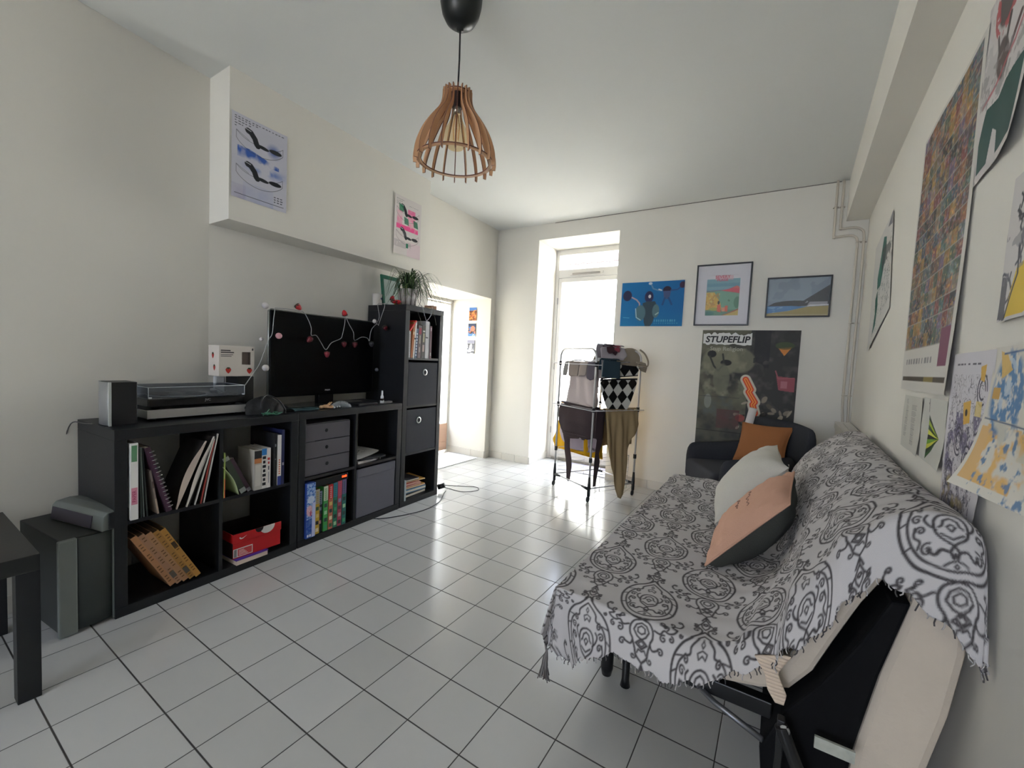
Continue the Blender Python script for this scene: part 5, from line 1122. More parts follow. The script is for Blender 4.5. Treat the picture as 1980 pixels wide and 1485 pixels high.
yy = np.linspace(Yn, Yf, nb)
def row(k):
    y = yy[k]; s = np.clip((y-Yn)/.75, 0, 1); s = s*s*(3-2*s)
    x = xn*(1-s)+xf*s; z = zn*(1-s)+zf*s; x = x+.028*(y-.2)*np.clip((x-1.7)/.3, 0, 1)
    d = np.linspace(.17, .17/nf, nf); xx = 1.155-.18*d; zz = .43-.97*d
    xx = xx+.012*np.sin(9*y+3)*d/.17
    return np.r_[xx, x], np.r_[zz, z]
for k in range(nb):
    X[na+k], Z[na+k] = row(k); Y[na+k] = yy[k]
L_ = (Ln+Lf)/2; pu = np.r_[-np.linspace(.17, .17/nf, nf), np.linspace(0, 1, ns)*L_]
x0, z0_ = row(0)
hz = np.interp(np.maximum(x0, 1.10), [p[0] for p in HEM], [p[1] for p in HEM]); hz = np.where(x0 >= 2.022, np.minimum(.60, z0_-.03), hz)
hz[:nf] = np.minimum(z0_[:nf]-.10, .20); hz = np.minimum(hz, z0_-.01)
hz = hz+.006*np.sin(pu*70)+.004*np.sin(pu*131+1)
for k in range(na):
    f_ = 1-k/na
    g = f_**1.25
    X[k] = x0-np.where(np.arange(nx) < nf, .015*f_, 0)+.006*f_*np.sin(26*pu); Z[k] = z0_+(hz-z0_)*g; Y[k] = Yn+.10*np.exp(-(np.maximum(pu, 0)/.07)**2)*f_**.7-.05*f_**.6-.012*f_*np.sin(18*pu+1.)
for k in range(nc):
    f_ = (k+1)/nc; xl, zl = row(nb-1); X[na+nb+k] = xl; Z[na+nb+k] = np.maximum(zl-.12*f_**1.4, .05); Y[na+nb+k] = Yf+.03*f_**.5
for j in range(ny): PU[j] = pu
dl = z0_-hz
for k in range(na): PV[k] = Yn-dl*(1-k/na)*1.05
PV[na:na+nb] = yy[:, None]; PV[na+nb:] = Yf+np.linspace(0, .12, nc)[:, None]
# wrinkles and soft humps (real relief)
W1 = .0035*np.sin(38*PU+9*np.sin(3.1*PV+.5)+4*PV)*np.sin(5.3*PV+1)+.003*np.sin(61*PV+12*PU*np.sin(2*PV))*np.cos(7*PU)
hump = .022*np.exp(-((PV-1.80)/.09)**2)*np.clip(1-((PU-.25)/.30)**2, 0, 1)+.010*np.exp(-((PV-1.62)/.04)**2)*np.clip(1-((PU-.22)/.26)**2, 0, 1)
fold = .012*np.exp(-(((PU-.50)-.30*(PV-.2))/.025)**2)*np.exp(-((PV-.25)/.30)**2)+.014*np.exp(-(((PU-.66)-.22*(PV-.2))/.03)**2)*np.exp(-((PV-.3)/.35)**2)-.010*np.exp(-(((PU-.58)-.26*(PV-.2))/.03)**2)*np.exp(-((PV-.3)/.3)**2)
fold = fold+.010*np.exp(-(((PU-.82)-.1*(PV-.2))/.03)**2)*np.exp(-((PV-.3)/.3)**2)
top_ = (np.arange(ny)[:, None] >= na)*(np.arange(nx)[None, :] >= nf)
Z = Z+(W1*.7+hump+fold)*np.where(top_, 1, .15); X = X-fold*.6
X = np.minimum(X, 2.035+.03*Y-.012)

# embroidered motif, drawn as strokes into one repeat (0.30 x 0.40 m) with half drop
TW, TH, TR = .30, .40, 700
tx, ty = np.meshgrid((np.arange(int(TW*TR))+.5)/TR-TW/2, (np.arange(int(TH*TR))+.5)/TR-TH/2); ink = np.zeros_like(tx)
def stroke(P, w=.0052):
    global ink
    for sx in (1, -1):
        Q = [(sx*x*(.76 if y > -.101 else .9), y) for x, y in P]
        for ox in (-.3, -.15, 0, .15, .3):
            for oy in (-.4, -.2, 0, .2, .4):
                if (round(ox/.15)+round(oy/.2)) % 2: continue
                qx = [p[0]+ox for p in Q]; qy = [p[1]+oy for p in Q]
                if max(qx) < -TW/2-.01 or min(qx) > TW/2+.01 or max(qy) < -TH/2-.01 or min(qy) > TH/2+.01: continue
                for (a, b), (c, d) in zip(zip(qx[:-1], qy[:-1]), zip(qx[1:], qy[1:])):
                    i0 = max(0, int((min(a, c)+TW/2-.01)*TR)); i1 = int((max(a, c)+TW/2+.01)*TR)+1; j0 = max(0, int((min(b, d)+TH/2-.01)*TR)); j1 = int((max(b, d)+TH/2+.01)*TR)+1
                    sx_ = tx[j0:j1, i0:i1]; sy_ = ty[j0:j1, i0:i1]
                    if sx_.size == 0: continue
                    ux, uy = c-a, d-b; q = np.clip(((sx_-a)*ux+(sy_-b)*uy)/(ux*ux+uy*uy+1e-12), 0, 1)
                    dd = np.hypot(sx_-a-q*ux, sy_-b-q*uy); ink[j0:j1, i0:i1] = np.maximum(ink[j0:j1, i0:i1], np.clip((w/2-dd)/.0022+.5, 0, 1))
def sp(P, n=5): return [(p[0], p[1]) for p in smooth_path([(x, y, 0) for x, y in P], n)]
def spiral(x, y, r, a, turns, w=.0045, s=1):
    n = int(14*abs(turns))+3; stroke([(x+r*(1-k/n*.85)*cos(a+s*2*PI*turns*k/n), y+r*(1-k/n*.85)*sin(a+s*2*PI*turns*k/n)) for k in range(n)], w)
stroke(sp([(0, .128), (.014, .112), (.034, .094), (.062, .076), (.088, .045), (.098, .008), (.092, -.034), (.070, -.070), (.038, -.091), (0, -.098)]), .0058)
stroke(sp([(0, .104), (.020, .088), (.034, .074), (.036, .060), (.048, .054)]), .005)
stroke(sp([(.050, .056), (.072, .034), (.081, .004), (.076, -.030), (.058, -.060), (.032, -.076), (0, -.082)]), .005)
stroke([(.098, .010), (.082, .018)], .004); stroke([(.092, -.04), (.076, -.032)], .004); stroke([(.088, .045), (.060, .050)], .004)
spiral(.050, .046, .009, 1.5, 1.1); spiral(.060, .022, .011, 2.6, 1.2, s=-1); spiral(.056, -.004, .010, 0, 1.2); spiral(.048, -.044, .013, 2., 1.2, s=-1)
stroke(sp([(.028, -.004), (.040, .006), (.046, .020), (.038, .030)]), .0048); stroke(sp([(.012, -.046), (.024, -.044), (.036, -.054), (.047, -.046)]), .006); stroke(sp([(.066, .004), (.070, -.014), (.060, -.026), (.066, -.04)]), .0045)
stroke([(0, .090), (.005, .082), (0, .074), (-.005, .082), (0, .090)], .003); stroke([(0, .070), (.014, .064), (.010, .052), (0, .060)], .0036)
stroke(sp([(0, .034), (.016, .030), (.028, .018), (.031, .0), (.024, -.018), (0, -.034)]), .005); stroke([(0, .024), (.012, .018), (.016, .006), (.022, .002)], .0045); stroke([(0, -.022), (.020, -.012)], .0045); stroke([(0, .010), (.008, .004), (0, -.006)], .004)
stroke([(0, -.034), (.008, -.046), (.004, -.058), (0, -.050)], .005); stroke(sp([(0, -.062), (.012, -.066), (.022, -.072)]), .004); stroke([(0, -.068), (.004, -.073), (0, -.078)], .003)
spiral(.070, .088, .006, 3, 1.2, .004)
# finial above the medallion
stroke(sp([(.016, .112), (.010, .124), (.010, .136), (.020, .146), (.030, .150), (.033, .158)]), .005); spiral(.026, .132, .010, 2.4, 1.2, s=-1); spiral(.030, .150, .009, 1.2, 1.1)
stroke([(0, .140), (.010, .150), (.014, .162), (0, .182), (0, .200)], .0045); spiral(0, .160, .0075, 0, 1.0, .004); stroke([(.014, .162), (.030, .150)], .0048); stroke([(0, .196), (.012, .176)], .0048)
# inverted piece below it
stroke(sp([(0, -.098), (.020, -.104), (.031, -.120), (.031, -.138), (.024, -.152), (.030, -.164), (.046, -.160)]), .005); spiral(.052, -.164, .009, 2.4, 1.1, s=-1)
stroke(sp([(.024, -.152), (.018, -.170), (.014, -.186), (0, -.200)]), .005); spiral(.022, -.188, .007, 3, 1.1, .004)
stroke([(0, -.108), (.014, -.114), (.021, -.128), (.012, -.142), (0, -.150)], .0045); stroke([(0, -.116), (.010, -.122), (.010, -.132), (0, -.137)], .0042)
stroke([(0, -.148), (.015, -.159), (0, -.171), ], .005); stroke([(0, -.153), (.008, -.159), (0, -.166)], .0036); stroke([(0, -.176), (.008, -.172), (.012, -.180)], .004)
# the long curling arm that sweeps out to the side
stroke(sp([(.036, -.118), (.052, -.122), (.062, -.112), (.076, -.116), (.092, -.110), (.104, -.094), (.122, -.090), (.130, -.074), (.124, -.062)]), .005); spiral(.066, -.101, .010, 5.2, 1.25); spiral(.097, -.088, .009, 4.6, 1.1); spiral(.119, -.064, .007, .3, 1.0, s=1); spiral(.060, -.132, .010, 1.2, 1.2); spiral(.082, -.128, .008, 1.4, 1.1, s=-1)
ink = np.clip(ink, 0, 1)
qa = PU-.248; qb = PV-.335; an = .09
u_ = (qa*cos(an)+qb*sin(an)+TW*8+TW/2) % TW; v_ = (-qa*sin(an)+qb*cos(an)+TH*8+TH/2) % TH
fx = u_*TR-.5; fy = v_*TR-.5; ix = np.floor(fx).astype(int); iy = np.floor(fy).astype(int); ax = fx-ix; ay = fy-iy; hh, ww = ink.shape
g4 = lambda a, b: ink[a % hh, b % ww]
val = (g4(iy, ix)*(1-ax)+g4(iy, ix+1)*ax)*(1-ay)+(g4(iy+1, ix)*(1-ax)+g4(iy+1, ix+1)*ax)*ay
base = np.array(lin('c4c0bf')); dark = np.array(lin('4a4646'))
colr = base*(1-val[..., None])+dark*val[..., None]
class R_: pass
cv = Cv(1, 1, 4); cv.nx, cv.ny = nx-1, ny-1; cv.a = colr; cv.X = X; cv.Y = Y
throw = cv.mesh('throw', lambda a, b: (X.ravel(), Y.ravel(), Z.ravel()), mat('embroidered_cotton', rough=.92, attr='paint', spec=.15, bump=.2, bscale=700))
d = throw.modifiers.new('Solidify', 'SOLIDIFY'); d.thickness = .003; d.offset = -1
throw.name = 'throw_blanket'; tag(throw, 'pale grey throw with charcoal paisley medallions spread over the sofa', 'blanket')
r_ = random.Random(12); m = MB()
for i in range(0, nx-nf-10, 5):
    j = nf+i; p = Vector((X[0, j], Y[0, j], Z[0, j])); q = p+Vector((r_.uniform(-.006, .006), r_.uniform(-.006, .002), -r_.uniform(.006, .014)))
    m.tube([p+Vector((0, 0, .002)), tuple(p.lerp(q, .5)+Vector((r_.uniform(-.003, .003), 0, 0))), tuple(q)], .0013, n=4, k=r_.randint(0, 1))
f_ = m.build('fringe', [bmat('b5b0ae', .9), bmat('54504f', .9)], throw); f_['kind'] = 'stuff'
m = MB(); p0 = Vector((X[0, 2], Y[0, 2], Z[0, 2]))
for i in range(34):
    a = r_.uniform(0, 6.28); rr = r_.uniform(0, .017); P = [p0+Vector((.004, 0, .012))]
    for k in range(1, 5): P.append(p0+Vector((rr*cos(a)*k/3+r_.uniform(-.003, .003), rr*sin(a)*k/3, .004-.023*k)))
    m.tube(smooth_path([tuple(v) for v in P], 2), .0016, n=4, k=r_.randint(0, 1))
f_ = m.build('tassel', [bmat('8d8987', .9), bmat('6a6664', .9)], throw)
lab(f_, 'grey corner tassel')

# ------------------------------------------------------------------ cushions
def pillow(name, label, P1, P2, P3, P4, T, mats, cat='cushion', group=None, pinch=.09, wr=.004, seed=0, seam=True, n=34, front=.5):
    """corner points: bottom near, top near, top far, bottom far; thickness T; mats = front, back"""
    P1, P2, P3, P4 = map(Vector, (P1, P2, P3, P4)); nn = (P2-P1).cross(P4-P1).normalized()
    if nn.x > 0 or (abs(nn.x) < .1 and nn.y > 0): nn = -nn
    c = (P1+P2+P3+P4)/4; t = thing(name, label, cat, tuple(c), group)
    def side(sg):
        def f(u, v):
            a, b = 2*u-1, 2*v-1
            ku = 1-pinch*(1-b*b)*1.0*abs(a)**3; kv = 1-pinch*(1-a*a)*abs(b)**3
            uu, vv = .5+.5*a*ku, .5+.5*b*kv
            p = (P1*(1-uu)+P4*uu)*(1-vv)+(P2*(1-uu)+P3*uu)*vv
            h = T*(front if sg > 0 else 1-front)*max(0, (1-abs(a)**2.6))**.55*max(0, (1-abs(b)**2.6))**.55
            w = wr*(sin(9*a+5*b+seed)+.7*sin(15*a*b+2*seed)+.5*sin(21*b-7*a))*(abs(a)**2+abs(b)**2)*(1-abs(a)**8)*(1-abs(b)**8)
            return tuple(p+nn*sg*(h+w))
        return f
    a = MB().grid(side(1), n, n, flip=False).build('cushion_front', mats[0], t)
    b = MB().grid(side(-1), n, n, flip=True).build('cushion_back', mats[1], t)
    if seam:
        f = side(1); E_ = [f(k/n, 0) for k in range(n)]+[f(1, k/n) for k in range(n)]+[f(1-k/n, 1) for k in range(n)]+[f(0, 1-k/n) for k in range(n)]
        MB().tube(E_, .0035, n=6, closed=True).build('piping', mats[0], t)
    return t, side(1)
PK = fab('blush_cotton', 'd9ab92', var=.06, vscale=10); GRN = fab('moss_grey_linen', '4b4c47'); IV = fab('ivory_cotton', 'cfcbc0'); ORG = fab('rust_cotton', 'a46c44')
pt_, fs = pillow('cushion', 'blush pink cushion with a dark grey back leaning on the sofa throw', (1.512, .635, .450), (1.738, .855, .650), (1.752, 1.12, .715), (1.530, .955, .49), .165, (PK, GRN), seed=1, pinch=.03, front=.38, wr=.006)
m = MB()
r_ = random.Random(4)
def on_p(u, v, o=.0025): a = Vector(fs(u, v)); b = Vector(fs(u+.01, v)); c = Vector(fs(u, v+.01)); q = (b-a).cross(c-a).normalized(); q = q if q.x < 0 else -q; return tuple(a+q*o)
for ln, (v0, u0, u1) in enumerate(((.58, .24, .66), (.44, .34, .60))):
    P = []; u = u0
    for k in range(60): f_ = k/59; P.append(on_p(u0+(u1-u0)*f_, v0+.016*sin(f_*24+ln)+.010*sin(f_*11), .001))
    m.tube(smooth_path(P, 3), .0009, n=4)
m.build('stitched_script', bmat('7a5a4c'), pt_)
pillow('cushion', 'large ivory cushion behind the pink one on the sofa', (1.49, 1.04, .46), (1.735, 1.16, .72), (1.69, 1.52, .755), (1.465, 1.42, .46), .18, (IV, IV), seed=3, seam=False)

# ================================================================== armchair
CH = mat('charcoal_wool', '3b3c40', .9, var=.1, vscale=60, bump=.25, bscale=320, spec=.15); CH2 = mat('charcoal_seat_wool', '4a4a4f', .9, bump=.25, bscale=320, spec=.15)
MA = F(1.225, 2.39, 0, -60.6)
ac = thing('armchair', 'charcoal fabric tub armchair in the far right corner behind the sofa', 'armchair', MA)
def rbox(M, x0, x1, y0, y1, z0, z1, r, name, m_, par, ex=None):
    b = MB(M); n = 6
    def pt(a, e, zz):  # not used
        return 0
    b.box(x0, x1, y0, y1, z0, z1); o = b.build(name, m_, par); d = o.modifiers.new('Bevel', 'BEVEL'); d.width = r; d.segments = 5; d.limit_method = 'NONE'
    o.data.polygons.foreach_set('use_smooth', [True]*len(o.data.polygons)); return o
def arm(sx):
    b = MB(MA); n = 18
    sec = [(-.05, .14), (-.05, .44), (-.035, .505), (0, .53), (.035, .505), (.05, .44), (.05, .14)]
    path = [(sx*.300, .015, 1.), (sx*.306, .10, 1.02), (sx*.308, .25, 1.04), (sx*.302, .40, 1.08), (sx*.285, .50, 1.16)]
    vs = []
    for x, y, k in path:
        for a, z in sec: vs.append((x+a*(.82 if y < .02 else 1), y, .14+(z-.14)*k))
    q = len(sec); fs_ = [(i*q+j, i*q+(j+1) % q, (i+1)*q+(j+1) % q, (i+1)*q+j) for i in range(len(path)-1) for j in range(q)]+[tuple(range(q))[::-1], tuple(range((len(path)-1)*q, len(path)*q))]
    b.add(vs, fs_, 0, True); return b.build('armrest', CH, ac, subsurf=2)
arm(-1); arm(1)
b = MB(MA); vs = []; N_ = 13
for i in range(N_):
    f_ = -1+2*i/(N_-1); x = .325*f_+.05*max(0, f_)**2; yb = .49+.060*(1-f_*f_)+.09*max(0, f_); zt = .785-.03*abs(f_)**3
    for dy, z in ((.0, .16), (-.005, .42), (.02, .62), (.045, zt-.03), (.075, zt), (.105, zt-.035), (.085, .5), (.075, .16)): vs.append((x, yb+dy*1.0-.10, z))
q = 8; b.add(vs, [(i*q+j, (i+1)*q+j, (i+1)*q+(j+1) % q, i*q+(j+1) % q) for i in range(N_-1) for j in range(q)]+[tuple(range(q)), tuple(range((N_-1)*q, N_*q))[::-1]], 0, True)
b.build('backrest', CH, ac, subsurf=2)
rbox(MA, -.252, .252, -.01, .42, .27, .415, .035, 'seat_cushion', CH2, ac); rbox(MA, -.30, .30, .02, .50, .14, .275, .02, 'seat_base', CH, ac)
for x in (-.27, .27):
    for y in (.05, .46): MB(MA).tube([(x, y, .15), (x*1.04, y, .0)], [.018, .011], n=12).build('leg', mat('dark_wood', '2a1f18', .5), ac)
pillow('cushion', 'rust orange cushion propped in the charcoal armchair', (1.435, 2.47, .475), (1.470, 2.585, .735), (1.775, 2.50, .738), (1.735, 2.36, .515), .12, (ORG, ORG), seed=5, wr=.003)
t = tag(rebase(MB().lathe([(.0, 0), (.026, 0), (.0265, .002), (.0265, .30), (.020, .302), (.0195, .004), (0, .004)], k=0, n=24).build('paper_tube', bmat('d6d0cc')), (0, 0, 0)), 'white paper tube standing behind the rust cushion in the armchair', 'tube')
t.matrix_world = Matrix.Translation((1.475, 2.64, .54)) @ Matrix.Rotation(.17, 4, 'Y')
t = thing('bag', 'small dark terracotta bag tucked right of the rust cushion', 'bag', (1.73, 2.33, .42))
m = MB(F(1.745, 2.36, .42)); m.grid(lump(0, 0, .06, .05, .10, 1), 22, 9); m.build('bag_body', fab('terracotta_canvas', '6f3a2a'), t)
MB().box(1.752, 1.764, 2.308, 2.311, .50, .525).build('tag', bmat('cfc8c0'), t)
# ================================================================== pendant lamp
LX, LY = .553, .40
lp = thing('pendant_lamp', 'wooden slatted cage pendant lamp hanging from a black ceiling canopy', 'lamp', (LX, LY, 2.5))
MB().lathe([(.079, 2.5), (.080, 2.47), (.078, 2.44), (.070, 2.405), (.055, 2.378), (.034, 2.362), (.014, 2.355), (.012, 2.345), (.0, 2.345)], (LX, LY, 0), 0, 36).build('canopy', mat('satin_black', '101413', .35), lp)
MB().tube([(LX, LY, 2.35), (LX+.002, LY, 2.24), (LX, LY, 2.115)], .0032, n=8).build('cord', mat('cord_black', '0c0c0d', .6), lp)
PLY = mat('plywood_face', 'dcb088', .55, col2='cc9c72', vscale=18, bump=.05); PLE = mat('burnt_plywood_edge', '6b4030', .6)
prof = [(.050, 2.125), (.050, 2.085), (.060, 2.050), (.092, 2.005), (.122, 1.955), (.144, 1.900), (.152, 1.862), (.152, 1.842)]
pr2 = smooth_path([(r, 0, z) for r, z in prof], 4)
NR = 20
for i in range(NR):
    a = 2*PI*i/NR+.08; M = Matrix.Translation((LX, LY, 0)) @ Matrix.Rotation(a, 4, 'Z'); h = .0018
    m = MB(M); n = len(pr2); wd = [(.013+.012*sin(PI*min(1, k/(n-1)*1.05))**1.2) for k in range(n)]
    o_ = [(p[0]+wd[k]*.5, p[2]) for k, p in enumerate(pr2)]; i_ = [(p[0]-wd[k]*.5, p[2]) for k, p in enumerate(pr2)]
    vs = [(x, s*h, z) for s in (-1, 1) for x, z in o_]+[(x, s*h, z) for s in (-1, 1) for x, z in i_]
    # faces: two broad sides, two edges
    for k in range(n-1):
        A, B, C, D = k, k+1, 2*n+k+1, 2*n+k; m_ = n
    fs_ = []; ks = []
    for k in range(n-1):
        fs_ += [(k, k+1, 2*n+k+1, 2*n+k), (n+k, 3*n+k, 3*n+k+1, n+k+1), (k, n+k, n+k+1, k+1), (2*n+k, 2*n+k+1, 3*n+k+1, 3*n+k)]; ks += [0, 0, 1, 1]
    fs_ += [(0, 2*n, 3*n, n), (n-1, 2*n-1, 4*n-1, 3*n-1)]; ks += [1, 1]
    m.add(vs, fs_, 0); m.k = ks; m.build('rib', [PLY, PLE], lp)
for r, z, nm_, w_ in ((.050, 2.112, 'top_ring', .020), (.1475, 1.862, 'bottom_ring', .017)):
    m = MB(); m.lathe([(r-w_, z-.0022), (r, z-.0022), (r, z+.0022), (r-w_, z+.0022), (r-w_, z-.0022)], (LX, LY, 0), 0, 60); m.lathe([(r+.0004, z-.0022), (r+.0004, z+.0022)], (LX, LY, 0), 1, 60, nocap=True); m.lathe([(r-w_-.0004, z+.0022), (r-w_-.0004, z-.0022)], (LX, LY, 0), 1, 60, nocap=True); m.build(nm_, [PLY, PLE], lp)
MB().lathe([(.0, 2.118), (.030, 2.116), (.030, 2.110), (.019, 2.108), (.019, 2.062), (0, 2.062)], (LX, LY, 0), 0, 24).build('socket', mat('socket_brown', '2e1c16', .5), lp)
b_ = MB().lathe([(.0135, 2.06), (.0135, 2.04), (.017, 2.03), (.030, 2.0), (.044, 1.975), (.0475, 1.955), (.044, 1.93), (.030, 1.912), (.012, 1.905), (0, 1.904)], (LX, LY, 0), 0, 32).build('bulb', mat('clear_amber_glass', 'fbeed6', .03, trans=.92, spec=.8), lp)
MB().lathe([(.0140, 2.062), (.0140, 2.040), (0, 2.040)], (LX, LY, 0), 0, 20).build('bulb_cap', mat('cap_metal', 'b9b2a4', .3, .9), b_)
m = MB()
for k in range(6): a = 2*PI*k/6; m.tube([(LX+.006*cos(a), LY+.006*sin(a), 2.035), (LX+.014*cos(a), LY+.014*sin(a), 1.99), (LX+.010*cos(a), LY+.010*sin(a), 1.94)], .0011, n=4)
m.tube([(LX, LY, 2.04), (LX, LY, 1.99)], .004, n=6); m.build('filament', mat('filament', 'c98f3c', .4, .6), b_)

# ================================================================== near left: subwoofer, centre speaker, side table
MSW = F(-.475, -.488, 0, 96)      # local x runs along the front, y goes back to the wall
CHR = mat('graphite_plastic', '383d3b', .45); SLV = mat('grey_silver', '7d827e', .4, .4)
sw = thing('subwoofer', 'floor standing grey subwoofer with silver side strips between table and shelf unit', 'speaker', MSW)
m = MB(MSW); m.box(.004, .158, .012, .40, .012, .366); m.build('cabinet', mat('dark_grey_vinyl', '2d302e', .5), sw, bevel=.003)
m = MB(MSW); m.grid(lambda u, v: (.044+.108*u, .004-.010*sin(PI*u), .016+.348*v), 10, 2); m.build('front_grille', CHR, sw, solid=.004)
for x0_, x1_ in ((-.004, .048), (.149, .162)):
    m = MB(MSW); m.box(x0_, x1_, -.006, .014, .004, .368); m.build('silver_strip', SLV, sw, bevel=.005)
for x in (.03, .13):
    for y in (.05, .35): MB(MSW).lathe([(.012, 0), (.012, .013)], (x, y, 0), 0, 12).build('foot', BP, sw)
# centre speaker lying on it, turned a little
MC_ = Matrix(((0, 0, 0, 0),)*4)
ax_ = Vector((-.475+.79, -.385+.46, 0)).normalized()
MCS = F(-.79, -.452, .3675, 14)
cs = thing('centre_speaker', 'grey silver centre speaker lying across the top of the subwoofer', 'speaker', MCS)
m = MB(MCS); pf = [(0, 0), (.006, .056), (.018, .070), (.060, .075), (.098, .070), (.098, 0)]
q = len(pf); m.add([(0, y, z) for y, z in pf]+[(.325, y, z) for y, z in pf], [tuple(range(q))[::-1], tuple(range(q, 2*q))]+[(i, (i+1) % q, q+(i+1) % q, q+i) for i in range(q)]); m.build('cabinet', SLV, cs, bevel=.004)
m = MB(MCS); m.add([(.012, -.003, .006), (.262, -.003, .006), (.262, .004, .052), (.012, .004, .052)], [(0, 1, 2, 3)]); m.build('front_grille', mat('plum_grey_mesh', '45404a', .7, bump=.4, bscale=900), cs, solid=.003)
MB(MCS).box(.325, .331, .02, .096, .004, .068).build('end_cap', BP, cs, bevel=.003)
# side table
TX0, TX1, TY0, TY1 = -.72, -.175, -1.13, -.585
tb = thing('side_table', 'black square side table cut by the left edge of the photo', 'table', (-.447, -.857, 0))
MB().box(TX0, TX1, TY0, TY1, .40, .45).build('table_top', mat('black_ash_laminate', '1b1c1a', .4, var=.3, vscale=30), tb, bevel=.0015)
for x in (TX0, TX1-.05):
    for y in (TY0, TY1-.05): MB().box(x, x+.05, y, y+.05, 0, .40).build('leg', BLK, tb, bevel=.0015)
# things on and under it
t = thing('snack_packet', 'orange and red printed packet standing on the side table at the photo edge', 'packet', (-.55, -.68, .45))
cv = Cv(.12, .13, 260, 'd8762a'); n = cv.noise(5, 6); cv.put((n > .5)*1., '9a2a2a'); cv.put((n < .35)*1., 'e8c04a'); cv.put((cv.Y < .3)*(n > .4), 'b0381f')
cv.mesh('packet_front', lambda u, v: (-.50+.0*u+.012*np.sin(PI*u), -.76+.095*u, .4515+.105*v), PRINT, t)
MB().box(-.53, -.502, -.758, -.667, .4505, .555).build('packet_body', bmat('c2601f'), t, bevel=.004)
for k in range(7):
    MK_ = F(-.56, -.90, 0, [3, -5, 6, -2, 8, -4, 2][k])
    t = thing('magazine_stack_item', ['lowest magazine under the side table', 'second magazine from the floor under the side table', 'third magazine from the floor under the side table', 'glossy grey magazine midway up the heap under the side table', 'pale magazine above the grey one under the side table', 'thin booklet near the top of the heap under the side table', 'creased clear sleeve on top of the heap under the side table'][k], 'magazine', MK_ @ Matrix.Translation((0, 0, .03*k)), 'heap of magazines under the side table'); t.name = 'magazine'
    MB(MK_).grid(lambda u, v: (-.12+.25*u, -.04+.30*v, .004+.034*k+.010*sin(3*u+k)*(k/6)+.004*sin(5*v+k)), 14, 14).build('cover', bmat(['8a8f88', '6f756f', 'a9ada6', '5d625e', '9da39c', '7a807a', 'b9beb9'][k], .25), t, solid=.022)
CAB = mat('grey_cable', '4a4743', .6)
def cable(label, P, r=.0028, m_=CAB, **k):
    o = MB().tube(smooth_path(P, 6), r, n=6).build('cable', m_); tag(o, label, 'cable'); return rebase(o, P[0])
cable('thin grey speaker cable hanging down the wall beside the near shelf unit', [(-.70, -.345, .757), (-.74, -.36, .755), (-.86, -.375, .74), (-.885, -.40, .62), (-.885, -.43, .50), (-.880, -.45, .44), (-.87, -.46, .385)], .0022)
cable('grey cable running along the wall behind the subwoofer', [(-.86, -.62, .012), (-.87, -.58, .18), (-.872, -.55, .30), (-.88, -.52, .34), (-.885, -.50, .355)], .003)
BLC = mat('black_cable', '1b1c20', .5)
cable('dark cable looping on the tiles from under the shelf tower', [(-.62, .95, .004), (-.50, 1.02, .004), (-.42, 1.20, .004), (-.40, 1.36, .004), (-.44, 1.52, .004), (-.50, 1.62, .004), (-.54, 1.68, .004), (-.57, 1.74, .006)], .003, BLC)
o = cable('dark cable loop with a plug at the corner of the shelf tower', [(-.60, 1.70, .05), (-.54, 1.74, .03), (-.44, 1.80, .010), (-.38, 1.92, .006), (-.44, 1.98, .006), (-.54, 1.92, .008), (-.60, 1.80, .03), (-.64, 1.72, .05)], .003, BLC)
MB().tube([(-.62, 1.70, .035), (-.575, 1.725, .055)], .021, n=12).build('plug', mat('plug_black', '141519', .4), o)

# ================================================================== on top of the tall unit
T3 = 1.4565
c_ = lambda x, y: S3 @ Vector((x, y, T3))
Mq = Matrix.Translation(c_(.042, .341)); t = thing('cup', 'white cup with a small blue mark at the corner of the shelf tower top', 'cup', Mq)
MB(Mq).lathe([(0, 0), (.027, 0), (.030, .004), (.036, .085), (.0335, .085), (.028, .006), (0, .006)], k=0, n=28).build('cup_body', mat('white_ceramic', 'd9d3ca', .3), t)
MB(Mq).ball((.034, .012, .052), (.003, .006, .008), 0, 8, 6).build('blue_mark', bmat('3a4a7a'), t)
MF_ = S3 @ F(.075, .318, T3, 0, ('X', 10))
t = thing('green_frame', 'green edged frame with a pale picture leaning on the wall behind the plant', 'frame', MF_); m = MB(MF_)
MF_ = S3 @ Matrix.Translation((.084, .318, T3+.001)) @ Matrix.Rotation(math.radians(-8), 4, 'X')
m = MB(MF_); m.box(0, .19, 0, .014, .215, .245); m.box(0, .19, 0, .014, 0, .02); m.box(0, .022, 0, .014, .02, .215); m.box(.168, .19, 0, .014, .02, .215)
m.build('frame', bmat('12634a', .4), t, bevel=.002)
MB(MF_).box(.022, .168, .006, .010, .02, .215).build('picture', bmat('a9bab2', .5), t)
Mp_ = Matrix.Translation(c_(.190, .175))
t = thing('potted_plant', 'spider plant with long thin arching leaves in a striped glass pot', 'plant', Mp_)
cvp = []
m = MB(Mp_); n_ = 40
for i in range(n_):
    a0, a1 = 2*PI*i/n_, 2*PI*(i+1)/n_; r0, r1 = .056, .078
    m.add([(r0*cos(a0), r0*sin(a0), 0), (r0*cos(a1), r0*sin(a1), 0), (r1*cos(a1), r1*sin(a1), .135), (r1*cos(a0), r1*sin(a0), .135)], [(0, 1, 2, 3)], (0, 1, 0, 2)[i % 4], True)
m.add([(.056*cos(2*PI*i/n_), .056*sin(2*PI*i/n_), 0) for i in range(n_)], [tuple(range(n_))[::-1]], 0)
m.build('pot', [bmat('b9b2ae', .25), bmat('6f6763', .25), bmat('d0cbc8', .25)], t, solid=.003)
MB(Mp_).lathe([(0, .112), (.070, .112), (.073, .120)], k=0, n=24).build('soil', mat('bark_soil', '5b4636', .95, var=.5, vscale=60, bump=1., bscale=80), t)
